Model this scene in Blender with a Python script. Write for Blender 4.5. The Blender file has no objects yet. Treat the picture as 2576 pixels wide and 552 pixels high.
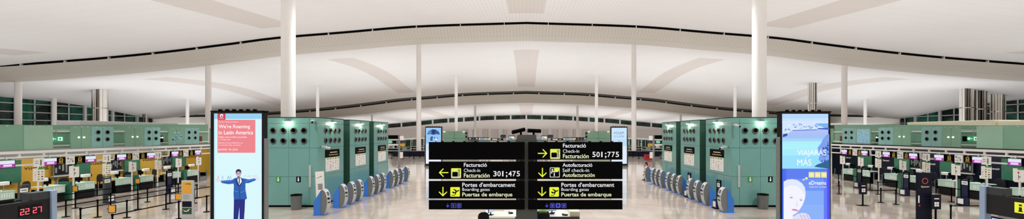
import bpy, math, random
from mathutils import Vector, Matrix
random.seed(7)
C = bpy.context.scene.collection
PI = math.pi
F, PX0, PY0, H = 1050.0, 1324.0, 335.0, 4.5

def P(px, py, Y):
    """point seen at pixel (px,py) of the 2576x552 photograph at depth Y"""
    return ((px - PX0) * Y / F, Y, H - (py - PY0) * Y / F)

# ------------------------------------------------------------------ materials
def lin(c):
    return tuple(((v / 255) / 12.92 if v / 255 <= .04045 else ((v / 255 + .055) / 1.055) ** 2.4) for v in c)

def pm(name, rgb, rough=.5, metal=0., var=.08, scale=3., spec=.5, coat=0.):
    m = bpy.data.materials.new(name); m.use_nodes = True
    nt = m.node_tree; b = nt.nodes['Principled BSDF']
    c = lin(rgb)
    tc = nt.nodes.new('ShaderNodeTexCoord'); nz = nt.nodes.new('ShaderNodeTexNoise')
    nz.inputs['Scale'].default_value = scale; nz.inputs['Detail'].default_value = 3
    mx = nt.nodes.new('ShaderNodeMix'); mx.data_type = 'RGBA'
    mx.inputs[6].default_value = (*[v * (1 - var) for v in c], 1)
    mx.inputs[7].default_value = (*[min(1, v * (1 + var)) for v in c], 1)
    nt.links.new(tc.outputs['Object'], nz.inputs['Vector'])
    nt.links.new(nz.outputs['Fac'], mx.inputs[0]); nt.links.new(mx.outputs[2], b.inputs['Base Color'])
    b.inputs['Roughness'].default_value = rough; b.inputs['Metallic'].default_value = metal
    b.inputs['Specular IOR Level'].default_value = spec
    b.inputs['Coat Weight'].default_value = coat
    return m

def em(name, rgb, s=1.):
    m = bpy.data.materials.new(name); m.use_nodes = True
    b = m.node_tree.nodes['Principled BSDF']
    b.inputs['Base Color'].default_value = (.02, .02, .02, 1); b.inputs['Roughness'].default_value = .3
    b.inputs['Emission Color'].default_value = (*lin(rgb), 1); b.inputs['Emission Strength'].default_value = s
    b.inputs['Specular IOR Level'].default_value = .1
    return m
_em = {}
def E(r, g, b, s=1.):
    k = (r, g, b, s)
    if k not in _em: _em[k] = em('glow_%d_%d_%d' % (r, g, b), (r, g, b), s)
    return _em[k]

def grid_mat(name, rgb, line, sx, sy, axes, rough=.5, mortar=.02, var=.03):
    """panel grid on world coordinates; axes such as 'xy'"""
    m = pm(name, rgb, rough, var=var, scale=.15)
    nt = m.node_tree; b = nt.nodes['Principled BSDF']
    base = b.inputs['Base Color'].links[0].from_socket
    g = nt.nodes.new('ShaderNodeNewGeometry'); sp = nt.nodes.new('ShaderNodeSeparateXYZ'); cb = nt.nodes.new('ShaderNodeCombineXYZ')
    nt.links.new(g.outputs['Position'], sp.inputs[0])
    nt.links.new(sp.outputs['XYZ'.index(axes[0].upper())], cb.inputs[0]); nt.links.new(sp.outputs['XYZ'.index(axes[1].upper())], cb.inputs[1])
    br = nt.nodes.new('ShaderNodeTexBrick'); br.offset = 0
    br.inputs['Scale'].default_value = 1; br.inputs['Brick Width'].default_value = sx; br.inputs['Row Height'].default_value = sy
    br.inputs['Mortar Size'].default_value = mortar; br.inputs['Mortar Smooth'].default_value = .1
    br.inputs['Mortar'].default_value = (*lin(line), 1)
    nt.links.new(cb.outputs[0], br.inputs['Vector'])
    nt.links.new(base, br.inputs['Color1']); nt.links.new(base, br.inputs['Color2'])
    nt.links.new(br.outputs['Color'], b.inputs['Base Color'])
    return m

M = dict(
    ceil=grid_mat('ceiling_panels', (233, 233, 232), (196, 195, 193), .6, 2.4, 'xy', .6, .014),
    strip=grid_mat('ceiling_strip', (217, 211, 206), (190, 185, 181), .6, 2.4, 'xy', .6, .014),
    fascia=grid_mat('fascia_panels', (210, 206, 197), (172, 169, 162), .62, 40, 'xy', .6, .02),
    white=pm('white_paint', (232, 228, 224), .45, var=.03),
    colwhite=pm('column_paint', (238, 235, 232), .4, var=.02),
    wallw=pm('white_wall', (236, 230, 226), .7, var=.03, scale=.3),
    black=pm('black_satin', (6, 6, 7), .5, var=.1, spec=.04),
    blackm=pm('black_matt', (13, 13, 14), .6, var=.1, spec=.2),
    shaft_shade=pm('shaded_shaft_lining', (116, 114, 106), .8),  # shade in the opening behind the ceiling end, painted into the grey
    rib=pm('rib_panel', (218, 210, 208), .7),
    sizerd=pm('dark_slate_panel', (46, 53, 56), .4),
    board=pm('board_black', (34, 34, 35), .5, spec=.2),
    emblem=pm('emblem_red', (150, 58, 44), .5),
    gap_shade=pm('shaded_green_glass', (58, 92, 78), .2, var=.15),  # cladding green with the shade of the gaps painted in
    nozzle=pm('nozzle_ring', (74, 80, 80), .35),
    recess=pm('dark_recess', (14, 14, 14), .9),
    charcoal=pm('charcoal_paint', (82, 88, 86), .5, spec=.2),
    grey=pm('grey_metal_paint', (128, 130, 130), .4),
    lgrey=pm('light_grey_plastic', (186, 189, 188), .35),
    dgrey=pm('dark_grey_plastic', (116, 120, 120), .4),
    steel=pm('brushed_steel', (190, 190, 190), .28, 1., .05, 20),
    chrome=pm('duct_chrome', (225, 222, 216), .14, 1., .04, .6),
    duct2=pm('duct_satin', (240, 238, 232), .3, .6, .05, 1),
    duct3=pm('duct_dark', (120, 112, 104), .12, 1., .3, .8),
    blue=pm('kiosk_blue', (60, 126, 218), .35),
    navy=pm('navy_panel', (14, 22, 62), .3),
    navyd=pm('dark_navy_panel', (12, 15, 34), .4, spec=.2),
    green=pm('green_glass_cladding', (110, 163, 156), .22, var=.1, scale=.9, coat=.3),
    greenl=pm('pale_green_frosted_glass', (150, 186, 162), .3, var=.08, scale=1.2),
    greenm=pm('mid_green_frosted_glass', (126, 166, 142), .3, var=.08, scale=1.2),
    greenb=pm('bluish_green_frosted_glass', (136, 182, 176), .3, var=.12, scale=2.5),
    greend=pm('deep_green_glass', (52, 104, 82), .15, var=.15),
    counterglass=pm('counter_glass', (186, 216, 202), .2, var=.12, scale=4),
    seam=pm('cladding_seam', (70, 112, 104), .5),
    yellow=pm('mustard_panel', (196, 152, 44), .5, var=.05),
    orange=pm('amber_print', (222, 164, 58), .5),
    paper=pm('white_print', (236, 234, 228), .6, var=.02),
    red=pm('red_print', (170, 30, 36), .5),
    darkred=pm('dark_red_panel', (120, 24, 34), .5),
    skin=pm('skin', (158, 112, 84), .5, var=.05),
    hair=pm('dark_hair', (32, 24, 20), .6),
    lime=pm('lime_cloth', (165, 205, 120), .8),
    cloth=pm('black_cloth', (18, 20, 26), .85),
    brown=pm('brown_edge', (62, 48, 40), .4),
    cream=pm('cream_laminate', (232, 230, 205), .4, var=.03),
    bwhite=pm('white_laminate', (246, 246, 243), .3, var=.02),
    gold=pm('gold_print', (205, 170, 70), .5),
    txt=pm('black_lettering', (20, 18, 16), .6),
    wtxt=pm('white_lettering', (235, 235, 235), .5),
    gpic=pm('green_pictogram', (60, 150, 60), .5),
    binm=pm('bin_steel', (120, 124, 124), .35, .7, .1, 12),
)

def floor_mat():
    m = grid_mat('polished_stone_floor', (196, 182, 168), (146, 134, 122), 1.2, 1.2, 'xy', .07, .006)
    nt = m.node_tree; b = nt.nodes['Principled BSDF']
    br = [n for n in nt.nodes if n.type == 'TEX_BRICK'][0]
    nz = [n for n in nt.nodes if n.type == 'TEX_NOISE'][0]; nz.inputs['Scale'].default_value = .45; nz.inputs['Detail'].default_value = 8
    nz.inputs['Distortion'].default_value = 1.2
    mx = [n for n in nt.nodes if n.type == 'MIX'][0]
    mx.inputs[6].default_value = (*lin((160, 144, 130)), 1); mx.inputs[7].default_value = (*lin((222, 210, 198)), 1)
    b.inputs['Specular IOR Level'].default_value = .75
    return m
M['floor'] = floor_mat()

def night_glass(n, a, b, sc):
    m = pm(n, (30, 96, 76), .08, var=.8, scale=sc, spec=.35)
    nt = m.node_tree; mx = [q for q in nt.nodes if q.type == 'MIX'][0]; nz = [q for q in nt.nodes if q.type == 'TEX_NOISE'][0]
    mx.inputs[6].default_value = (*lin(a), 1); mx.inputs[7].default_value = (*lin(b), 1)  # lighter green patches painted in as reflections on the dark panes
    rp_ = nt.nodes.new('ShaderNodeMapRange'); rp_.inputs[1].default_value = .42; rp_.inputs[2].default_value = .62
    nt.links.new(nz.outputs['Fac'], rp_.inputs[0]); nt.links.new(rp_.outputs[0], mx.inputs[0])
    return m
M['night'] = night_glass('night_window_glass', (8, 26, 22), (34, 96, 78), .22); M['night2'] = night_glass('ribbon_window_glass', (8, 20, 17), (28, 70, 54), .3)

# ------------------------------------------------------------------ mesh builder
_tc = {}
def text_geo(s, bold=False):
    k = (s, bold)
    if k in _tc: return _tc[k]
    cu = bpy.data.curves.new('t', 'FONT'); cu.body = s; cu.resolution_u = 3
    if bold: cu.offset = .012
    ob = bpy.data.objects.new('t', cu); C.objects.link(ob)
    dg = bpy.context.evaluated_depsgraph_get()
    me = bpy.data.meshes.new_from_object(ob.evaluated_get(dg))
    vs = [(v.co.x, v.co.y) for v in me.vertices]; fs = [tuple(p.vertices) for p in me.polygons]
    bpy.data.objects.remove(ob); bpy.data.curves.remove(cu); bpy.data.meshes.remove(me)
    _tc[k] = (vs, fs); return _tc[k]

class MB:
    def __init__(s): s.v = []; s.f = []; s.mi = []; s.sm = []; s.m = []
    def _m(s, m):
        if isinstance(m, str): m = M[m]
        if m not in s.m: s.m.append(m)
        return s.m.index(m)
    def add(s, vs, fs, m, smooth=False):
        o = len(s.v); s.v += [tuple(v) for v in vs]; k = s._m(m)
        for f in fs: s.f.append(tuple(i + o for i in f)); s.mi.append(k); s.sm.append(smooth)
        return s
    def poly(s, pts, m): return s.add(pts, [tuple(range(len(pts)))], m)
    def box(s, x0, x1, y0, y1, z0, z1, m):
        if x0 > x1: x0, x1 = x1, x0
        if y0 > y1: y0, y1 = y1, y0
        if z0 > z1: z0, z1 = z1, z0
        v = [(x0, y0, z0), (x1, y0, z0), (x1, y1, z0), (x0, y1, z0), (x0, y0, z1), (x1, y0, z1), (x1, y1, z1), (x0, y1, z1)]
        return s.add(v, [(3, 2, 1, 0), (4, 5, 6, 7), (0, 1, 5, 4), (1, 2, 6, 5), (2, 3, 7, 6), (3, 0, 4, 7)], m)
    def cyl(s, p0, p1, r, m, n=16, r2=None, cap=True):
        p0 = Vector(p0); p1 = Vector(p1); r2 = r if r2 is None else r2
        d = (p1 - p0).normalized(); a = d.orthogonal().normalized(); b = d.cross(a)
        vs = []
        for p, rr in ((p0, r), (p1, r2)):
            for i in range(n):
                t = 2 * PI * i / n; vs.append(p + a * rr * math.cos(t) + b * rr * math.sin(t))
        s.add(vs, [(i, (i + 1) % n, n + (i + 1) % n, n + i) for i in range(n)], m, True)
        if cap:
            s.add(vs[:n], [tuple(range(n))[::-1]], m); s.add(vs[n:], [tuple(range(n))], m)
        return s
    def lathe(s, o, axis, prof, m, n=20):
        """prof: (distance along axis, radius)"""
        o = Vector(o); d = Vector(axis).normalized(); a = d.orthogonal().normalized(); b = d.cross(a); vs = []
        for t, r in prof:
            for i in range(n):
                th = 2 * PI * i / n; vs.append(o + d * t + (a * math.cos(th) + b * math.sin(th)) * r)
        fs = [(k * n + i, k * n + (i + 1) % n, (k + 1) * n + (i + 1) % n, (k + 1) * n + i) for k in range(len(prof) - 1) for i in range(n)]
        return s.add(vs, fs, m, True)
    def disc(s, o, axis, r, m, n=20):
        o = Vector(o); d = Vector(axis).normalized(); a = d.orthogonal().normalized(); b = d.cross(a)
        return s.poly([o + (a * math.cos(2 * PI * i / n) + b * math.sin(2 * PI * i / n)) * r for i in range(n)], m)
    def prism(s, pts, y0, y1, m, ms=None, smooth=()):
        """profile in XZ extruded along Y; ms = side-cap material"""
        n = len(pts); ms = ms or m
        A = [(x, y0, z) for x, z in pts]; B = [(x, y1, z) for x, z in pts]
        s.add(A, [tuple(range(n))], ms); s.add(B, [tuple(range(n))[::-1]], ms)
        for i in range(n):
            j = (i + 1) % n; s.add([A[i], B[i], B[j], A[j]], [(0, 1, 2, 3)], m, i in smooth)
        return s
    def text(s, t, o, U, V, w, h, m, bold=False):
        """fit the text's box to w x h with its lower left at o, along unit vectors U, V"""
        vs, fs = text_geo(t, bold)
        x0 = min(v[0] for v in vs); x1 = max(v[0] for v in vs); y0 = min(v[1] for v in vs); y1 = max(v[1] for v in vs)
        o = Vector(o); U = Vector(U); V = Vector(V)
        if h is None: h = w * (y1 - y0) / (x1 - x0)
        if w is None: w = h * (x1 - x0) / (y1 - y0)
        return s.add([o + U * ((x - x0) / (x1 - x0) * w) + V * ((y - y0) / (y1 - y0) * h) for x, y in vs], fs, m)
    def build(s, name, parent=None, bev=0., loc=None):
        me = bpy.data.meshes.new(name); me.from_pydata(s.v, [], s.f)
        for m in s.m: me.materials.append(m)
        me.polygons.foreach_set('material_index', s.mi); me.polygons.foreach_set('use_smooth', s.sm); me.update()
        o = bpy.data.objects.new(name, me); C.objects.link(o)
        if parent: o.parent = parent
        if loc: o.location = loc
        if bev:
            b = o.modifiers.new('bevel', 'BEVEL'); b.width = bev; b.segments = 2; b.limit_method = 'ANGLE'; b.use_clamp_overlap = True
        return o

def tag(o, label, cat, group=None, kind=None):
    o['label'] = label; o['category'] = cat
    if group: o['group'] = group
    if kind: o['kind'] = kind
    return o
def thing(name, label, cat, loc=(0, 0, 0), rz=0, group=None):
    o = bpy.data.objects.new(name, None); C.objects.link(o); o.empty_display_size = .2
    o.location = loc; o.rotation_euler = (0, 0, rz)
    return tag(o, label, cat, group)
def kids(o): return list(o.children)
def copy_tree(o, parent=None):
    c = o.copy(); C.objects.link(c)
    if parent: c.parent = parent
    for ch in kids(o): copy_tree(ch, c)
    return c
def part_label(o, l): o['label'] = l; return o
class Proto:
    def __init__(s, make, name, cat): s.make = make; s.name = name; s.cat = cat; s.o = None
    def put(s, loc, rz, label, group=None):
        if s.o is None:
            r = thing(s.name, label, s.cat, (0, 0, 0)); s.make(r); s.o = r
        else: r = copy_tree(s.o)
        r.location = loc; r.rotation_euler = (0, 0, rz); r['label'] = label
        if group: r['group'] = group
        return r
def struct(mb, name, label=None, cat=None, bev=0., loc=None):
    o = mb.build(name, None, bev, loc); o['kind'] = 'structure'
    if label: o['label'] = label
    if cat: o['category'] = cat
    return o
ORD = ['first', 'second', 'third', 'fourth', 'fifth', 'sixth', 'seventh', 'eighth', 'ninth', 'tenth', 'eleventh', 'twelfth', 'thirteenth', 'fourteenth']
SIDE = {-1: 'left', 1: 'right'}

# ------------------------------------------------------------------ room shell
def interp(t, pts):
    """monotone cubic through pts"""
    n = len(pts)
    if t <= pts[0][0]: return pts[0][1]
    if t >= pts[-1][0]: return pts[-1][1]
    d = [(pts[i + 1][1] - pts[i][1]) / (pts[i + 1][0] - pts[i][0]) for i in range(n - 1)]
    ms = [d[0]] + [0 if d[i - 1] * d[i] <= 0 else 2 * d[i - 1] * d[i] / (d[i - 1] + d[i]) for i in range(1, n - 1)] + [d[-1]]
    for i in range(n - 1):
        if t <= pts[i + 1][0]:
            h = pts[i + 1][0] - pts[i][0]; u = (t - pts[i][0]) / h
            return ((2 * u ** 3 - 3 * u ** 2 + 1) * pts[i][1] + (u ** 3 - 2 * u ** 2 + u) * h * ms[i]
                    + (-2 * u ** 3 + 3 * u ** 2) * pts[i + 1][1] + (u ** 3 - u ** 2) * h * ms[i + 1])
DP = [(0, 0), (20, .65), (35, 1.85), (47, 2.85), (55, 3.9), (69, 5.6), (83, 6.9), (101, 8.1), (120, 8.6), (147, 9.0)]
def edge(x): return interp(abs(x), [(92, 0), (104, .9), (120, 4.0), (147, 5.0)])
def Dx(x): return interp(abs(x), DP)
P1 = [(-30, -5), (0, -4.6), (30, -3.7), (47, -2.6), (60, -1.5), (70, -.6), (75, -.15), (77.6, -.05)]
P2 = [(82, 0), (90, .4), (105, .5), (118, .1), (135, -1.4), (146, -2.15), (152, -2.75)]
G2 = [(82, 0), (84, .05), (96, .5), (105, .6), (133, 1), (140, .75), (150, 0)]
BF = [(0, .1), (20, .2), (60, 1), (101, .9), (120, .35), (130, .2)]
def z1(x, y): return 25.25 - Dx(x) + interp(y, P1) - .6 * edge(x)
def z2(x, y): return 22.6 - Dx(x) + interp(y, P2) + 1.3 * interp(abs(x), BF) * math.sin(PI * min(1, max(0, (y - 82) / 70))) - edge(x) * interp(y, G2)
def z3(x, y): return 16.0 - .9 * Dx(x) + (y - 158.5) / 71.5 * (-1.6 + .1 * Dx(x))
XS = sorted(set([round(-145.6 + i * 2.6, 2) for i in range(113)] + [s + d for s in (0, 41.5, 83, -41.5, -83) for d in (-2.9, 2.9)]))
def in_strip(x): return any(abs(x - s) < 2.9 for s in (0, 41.5, 83, -41.5, -83))
def surf(zf, ys, strip_range, name):
    mb = MB(); vs = [(x, y, zf(x, y)) for y in ys for x in XS]; n = len(XS)
    fa, fb = [], []
    for j in range(len(ys) - 1):
        for i in range(n - 1):
            xm = (XS[i] + XS[i + 1]) / 2; ym = (ys[j] + ys[j + 1]) / 2
            (fb if in_strip(xm) and strip_range[0] < ym < strip_range[1] else fa).append((j * n + i, j * n + i + 1, (j + 1) * n + i + 1, (j + 1) * n + i))
    o = len(mb.v); mb.v += vs
    for fs, m in ((fa, 'ceil'), (fb, 'strip')):
        k = mb._m(m)
        for f in fs: mb.f.append(f); mb.mi.append(k); mb.sm.append(True)
    return struct(mb, name)
surf(z1, [-30 + i * 5 for i in range(20)] + [70, 72, 74, 76, 77.6], (-30, 70), 'ceiling')
surf(z2, [82, 84, 86, 88, 90, 93, 96] + [96 + i * 3.5 for i in range(1, 14)] + [145, 147, 149, 150.5, 152], (93, 145), 'ceiling.001')
surf(z3, [158.5 + i * 5.5 for i in range(14)], (165, 222), 'ceiling.002')
def band(prof, m, name, mb=None):
    mb = mb or MB(); n = len(XS)
    vs = [(x, y, zf(x)) for y, zf in prof for x in XS]
    mb.add(vs, [(j * n + i, j * n + i + 1, (j + 1) * n + i + 1, (j + 1) * n + i) for j in range(len(prof) - 1) for i in range(n - 1)], m, True)
    return mb
f1 = band([(78, lambda x: 24.87 - Dx(x)), (78.6, lambda x: 24.1 - Dx(x)), (79.5, lambda x: 23.5 - Dx(x)), (80.7, lambda x: 22.95 - Dx(x)), (82, lambda x: 22.6 - Dx(x))], 'fascia', '')
struct(f1, 'trim_1')
f2 = band([(156, lambda x: 19.15 - Dx(x)), (156.6, lambda x: 18.2 - .97 * Dx(x)), (157.4, lambda x: 17.0 - .94 * Dx(x)), (158.5, lambda x: 16.0 - .9 * Dx(x))], 'fascia', '')
struct(f2, 'trim_2')
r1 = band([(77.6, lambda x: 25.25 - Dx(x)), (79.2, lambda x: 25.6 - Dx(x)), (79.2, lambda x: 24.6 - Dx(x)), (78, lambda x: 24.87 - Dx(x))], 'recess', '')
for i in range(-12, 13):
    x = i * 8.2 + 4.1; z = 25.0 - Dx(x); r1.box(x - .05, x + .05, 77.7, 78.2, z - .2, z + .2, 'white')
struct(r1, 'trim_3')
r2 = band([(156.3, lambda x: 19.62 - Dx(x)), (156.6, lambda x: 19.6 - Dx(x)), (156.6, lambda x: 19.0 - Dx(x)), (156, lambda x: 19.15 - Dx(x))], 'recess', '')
band([(152, lambda x: 19.87 - Dx(x)), (152.2, lambda x: 22.2 - Dx(x)), (156.3, lambda x: 22.2 - Dx(x)), (156.3, lambda x: 19.62 - Dx(x))], 'shaft_shade', '', r2)
for i in range(-9, 10):
    x = i * 9.5 + 4.7; z = 19.25 - Dx(x); r2.box(x - .2, x + .2, 155.7, 156.3, z - .2, z + .45, 'white')
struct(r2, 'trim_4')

struct(MB().box(-147, 147, -30, 232, -.3, 0, 'floor'), 'floor')
struct(MB().box(-147, 147, -30.4, -30, 0, 26, 'wallw'), 'wall_back')

# far wall with a ribbon of dark windows that follows the roof
fw = MB(); ft = []
def zw_top(x): return 14.35 - .78 * Dx(x)
def zw_bot(x): return 12.15 - .78 * Dx(x)
xs = [-145.6 + i * 2.6 for i in range(113)]
vs = [(x, 230, 0) for x in xs] + [(x, 230, zw_bot(x)) for x in xs]
fw.add(vs, [(i, i + 1, 114 + i, 113 + i) for i in range(112)], 'wallw')
vs = [(x, 230, zw_top(x)) for x in xs] + [(x, 230, 20) for x in xs]
fw.add(vs, [(i, i + 1, 114 + i, 113 + i) for i in range(112)], 'wallw')
struct(fw, 'wall_far')
wn = MB()
for k in range(-11, 11):
    a, b = k * 8.6 + .45, (k + 1) * 8.6 - .45
    wn.add([(a, 230.1, zw_bot(a)), (b, 230.1, zw_bot(b)), (b, 230.1, zw_top(b)), (a, 230.1, zw_top(a))], [(0, 1, 2, 3)], 'night2')
    wn.add([(a - .9, 230, zw_bot(a)), (a, 230, zw_bot(a)), (a, 230, zw_top(a)), (a - .9, 230, zw_top(a))], [(0, 1, 2, 3)], 'white')
struct(wn, 'window_3')
# ribbed light panels low on the far wall
rb = MB()
for i in range(28):
    x = -37.5 + i * 2.75; rb.box(x, x + (2.5 if i % 3 else 1.7), 229.6, 229.9, .02, 6.6, 'rib' if i % 2 else 'wallw')
struct(rb, 'trim_5')

# side facades
for m in (-1, 1):
    s = SIDE[m]; X = 120.0
    w = MB(); w.box(m * X, m * (X + .4), -30, 134.4, 0, 6.2, 'wallw'); w.box(m * 146, m * 146.4, 134, 232, 0, 24, 'wallw'); w.box(m * X, m * 146, 134.1, 134.4, 0, 24, 'wallw')
    w.box(m * X, m * (X + .4), -30, 60, 6.2, 20, 'wallw')
    struct(w, 'wall_' + s)
    g = MB(); g.box(m * (X + .1), m * (X + .2), 60, 134, 6.2, 16, 'night')
    fr = MB()
    for i in range(20):
        y = 60 + i * 3.8; big = i % 2 == 0
        fr.box(m * (X - (.5 if big else .15)), m * X, y - (.32 if big else .13), y + (.32 if big else .13), 6.2, 15, 'lgrey')
    for z in (6.3, 7.6, 9.5, 11.5, 13.4): fr.box(m * (X - .15), m * X, 60, 134, z - .1, z + .1, 'lgrey')
    win = struct(g, 'window_%d' % (1 if m < 0 else 2))
    f = fr.build('window_frame', win)

# ------------------------------------------------------------------ columns
def column(px, Y, X, r, zf, desc, ybot=0.):
    z = zf(X, Y) + .4
    mb = MB().cyl((X, Y, 0), (X, Y, z), r, 'colwhite', 28); 
    mb.cyl((X, Y, 0), (X, Y, .25), r + .04, 'steel', 28)
    o = struct(mb, 'column', desc, 'column'); o['group'] = 'white round columns'
for m in (-1, 1):
    s = SIDE[m]
    column(0, 37, m * 21.1 if m < 0 else 20.65, .58, z1, 'thick white column rising behind the %s green block to the top of the frame' % s)
    column(0, 82.3, m * 21.2, .47, z2, 'slim white column standing beyond the %s row of kiosks' % s)
    column(0, 82.3, m * 62.7, .5, z2, 'white column seen just outside the tall %s advertising totem' % s)
    column(0, 82.3, m * 100.2, .52, z2, 'white column in front of the %s dark windows near the frame edge' % s)
    column(0, 125, m * 21, .47, z2, 'thin far white column above the %s far advertising totem' % s)
    column(0, 125, m * 62.5, .44, z2, 'thin far white column above the corner of the %s green blocks' % s)
    column(0, 125, m * 101.5, .44, z2, 'faint far white column above the %s check-in roof' % s)
    column(0, 165, m * 20.2, .48, z3, 'thin grey-looking column under the farthest ceiling bay, %s of centre' % s)
    column(0, 165, m * 61, .4, z3, 'short far column just above the third %s green block' % s)
column(0, 103, -116.5, .45, z2, 'white column against the left dark windows, second from the frame edge')

# ------------------------------------------------------------------ metal duct clusters
def duct(X, Y, r, n, label, zt=None):
    t = thing('air_duct', label, 'air duct', (X, Y, 0), 0, 'shiny vertical air ducts')
    zt = (zt or z2(X, Y)) + .3
    rr = random.Random(int(abs(X) * 10 + Y))
    for k in range(n):
        a = 2 * PI * (k + .3 * rr.random()) / n; q = r * (.78 if n > 4 else .55)
        pr = r * (rr.uniform(.11, .21) if n > 4 else .42)
        c = (q * math.cos(a), q * math.sin(a))
        MB().cyl((c[0], c[1], 0), (c[0], c[1], zt), pr, rr.choice(['chrome', 'chrome', 'duct2', 'duct3']), 14).build('pipe', t)
    if n > 4: MB().cyl((0, 0, 0), (0, 0, zt), r * .6, 'duct3', 18).build('inner_pipe', t)
    MB().cyl((0, 0, zt * .68), (0, 0, zt * .68 + .2), r * .99, 'chrome', 20).build('clamp_ring', t)
    MB().cyl((0, 0, 0), (0, 0, .4), r * 1.05, 'steel', 20).build('foot_collar', t)
duct(-105.2, 103, 1.6, 17, 'shiny metal duct cluster before the left dark windows')
duct(-117, 128, .55, 2, 'pair of thin bright pipes at the far end of the left dark windows')
duct(76.8, 112, 1.15, 14, 'shiny metal duct cluster rising behind the right advertising totem')
duct(105.5, 100, 1.35, 15, 'right trio of metal duct clusters, the one nearest the totem')
duct(108.5, 100, 1.45, 16, 'right trio of metal duct clusters, the middle one')
duct(113, 100, 1.4, 16, 'right trio of metal duct clusters, the one nearest the frame edge')

# ------------------------------------------------------------------ green glass blocks
def nozzle(parent, o, axis):
    mb = MB().lathe(o, axis, [(0, .19), (.05, .185), (.07, .155), (.05, .13), (-.02, .12)], 'nozzle', 20)
    mb.disc(Vector(o) + Vector(axis) * .02, axis, .135, 'black')
    b = mb.build('air_nozzle', parent)
    return b
def clad_y(mb, x0, x1, y, zs, cols, th, m):           # panels on a face looking along -Y
    for a, b in zip(cols, cols[1:]):
        for c, d in zip(zs, zs[1:]): mb.box(a + .008, b - .008, y - th, y, c + .008, d - .008, m)
def clad_x(mb, x, cols, zs, th, m):
    for a, b in zip(cols, cols[1:]):
        for c, d in zip(zs, zs[1:]): mb.box(x, x + th, a + .008, b - .008, c + .008, d - .008, m)
def green_block(m, y0, y1, k, X):
    """block whose aisle face is at |x| = X; m the side"""
    ot = ['nearest', 'middle', 'farthest'][k]
    t = thing('service_block', '%s of the three green glass service blocks behind the %s kiosks' % (ot, SIDE[m]), 'service block', (0, 0, 0), 0, 'green glass service blocks')
    xa, xb = m * X, m * (X + 3.5); HT = 5.46
    t.location = ((xa + xb) / 2, (y0 + y1) / 2, 0); ox, oy = t.location.x, t.location.y
    L = lambda x, y, z: (x - ox, y - oy, z)
    a, b = sorted((xa - ox, xb - ox)); c, d = y0 - oy, y1 - oy
    MB().box(a + .04, b - .04, c + .04, d - .04, .12, HT - .05, 'seam').build('core', t)
    MB().box(a + .1, b - .1, c + .1, d - .1, 0, .12, 'black').build('plinth', t)
    cl = MB(); zs = [.12, 1.86, 3.59, 5.08, HT]
    w = b - a
    cols = [a, a + .5, a + w / 2, b - .5, b]
    clad_y(cl, a, b, c + .04, zs, cols, .04, 'green' if k == 0 else 'gap_shade')
    cl.box(a, b, d - .04, d, .13, HT, 'green')
    dy = [c, c + .95, d]
    if m < 0: clad_x(cl, b - .04, dy, zs, .04, 'green'); cl.box(a, a + .04, c + .05, d - .05, .13, HT, 'green')
    else: clad_x(cl, a, dy, zs, .04, 'green'); cl.box(b - .04, b, c + .05, d - .05, .13, HT, 'green')
    cl.box(a, b, c, d, HT - .05, HT, 'green')
    cl.build('cladding', t)
    sx = (b if m < 0 else a); ax = (-m, 0, 0); y_near = c
    for i in range(4):
        for z in (4.64, 4.02):
            nozzle(t, (sx, c + 1.0 + i * .62, z), ax)
            nozzle(t, (a + w / 2 - .93 + i * .62, c, z), (0, -1, 0))
    # notice: black screen over white sheet, on the aisle face
    ya, yb = c + .95, c + 2.85; e = -m
    fr = MB().box(sx, sx + e * .05, ya, yb, 2.95, 3.43, 'black'); 
    sc = fr.build('notice_screen', t)
    tx = MB()
    U = (0, 1, 0) if m < 0 else (0, -1, 0); st = ya if m < 0 else yb
    for z, ww, mt in ((3.22, 1.0, 'wtxt'), (3.06, 1.3, 'gold')):
        s0 = (yb - ya - ww) / 2
        for q in range(12):
            u = s0 + .1 + q * ww / 12; yy = st + U[1] * u; tx.box(sx + e * .05, sx + e * .055, yy, yy + U[1] * ww / 12 * .8, z, z + .045 + .02 * (q % 3 == 0), mt)
    tx.build('lettering', sc)
    pp = MB().box(sx, sx + e * .03, ya, yb, 2.05, 2.92, 'paper').build('notice_sheet', t)
    ic = MB()
    for q in range(5):
        yy = ya + .2 + q * .36
        ic.box(sx + e * .03, sx + e * .035, yy, yy + .2, 2.81, 2.88, 'gpic' if q != 2 else 'gold')
        for z in (2.64, 2.52, 2.4, 2.28, 2.16):
            if (q + int(z * 20)) % 3: ic.box(sx + e * .03, sx + e * .035, yy + .06, yy + .1 + .05 * (q % 2), z, z + .05 + .05 * (q * 2 % 3 == 1), ['txt', 'gold', 'red', 'txt', 'grey'][(q + int(z * 10)) % 5])
    ic.build('symbols', pp)
    # lamps over both faces
    for (lx, ly, dx, dyv) in ((sx + e * .14, c + 1.9, e, 0), (a + w / 2, c - .14, 0, -1)):
        lm = MB().cyl((lx, ly, 5.2), (lx, ly, 5.26), .16, 'steel', 16)
        lm.box(lx - dx * .14 - .03, lx + .03, ly - .03, ly - dyv * .14 + .03, 5.17, 5.21, 'steel')
        lo = lm.build('wall_lamp', t)
        MB().cyl((lx, ly, 5.17), (lx, ly, 5.2), .12, E(255, 250, 225, 6), 16).build('bulb', lo)
        if k == 0 or dx:
            li = bpy.data.lights.new('lamp', 'POINT'); li.energy = 26; li.shadow_soft_size = .1; li.color = (1, .92, .66)
            lob = bpy.data.objects.new('lamp_light', li); C.objects.link(lob); lob.location = (lx + ox + dx * .05, ly + oy + dyv * .05, 5.1)
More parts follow.
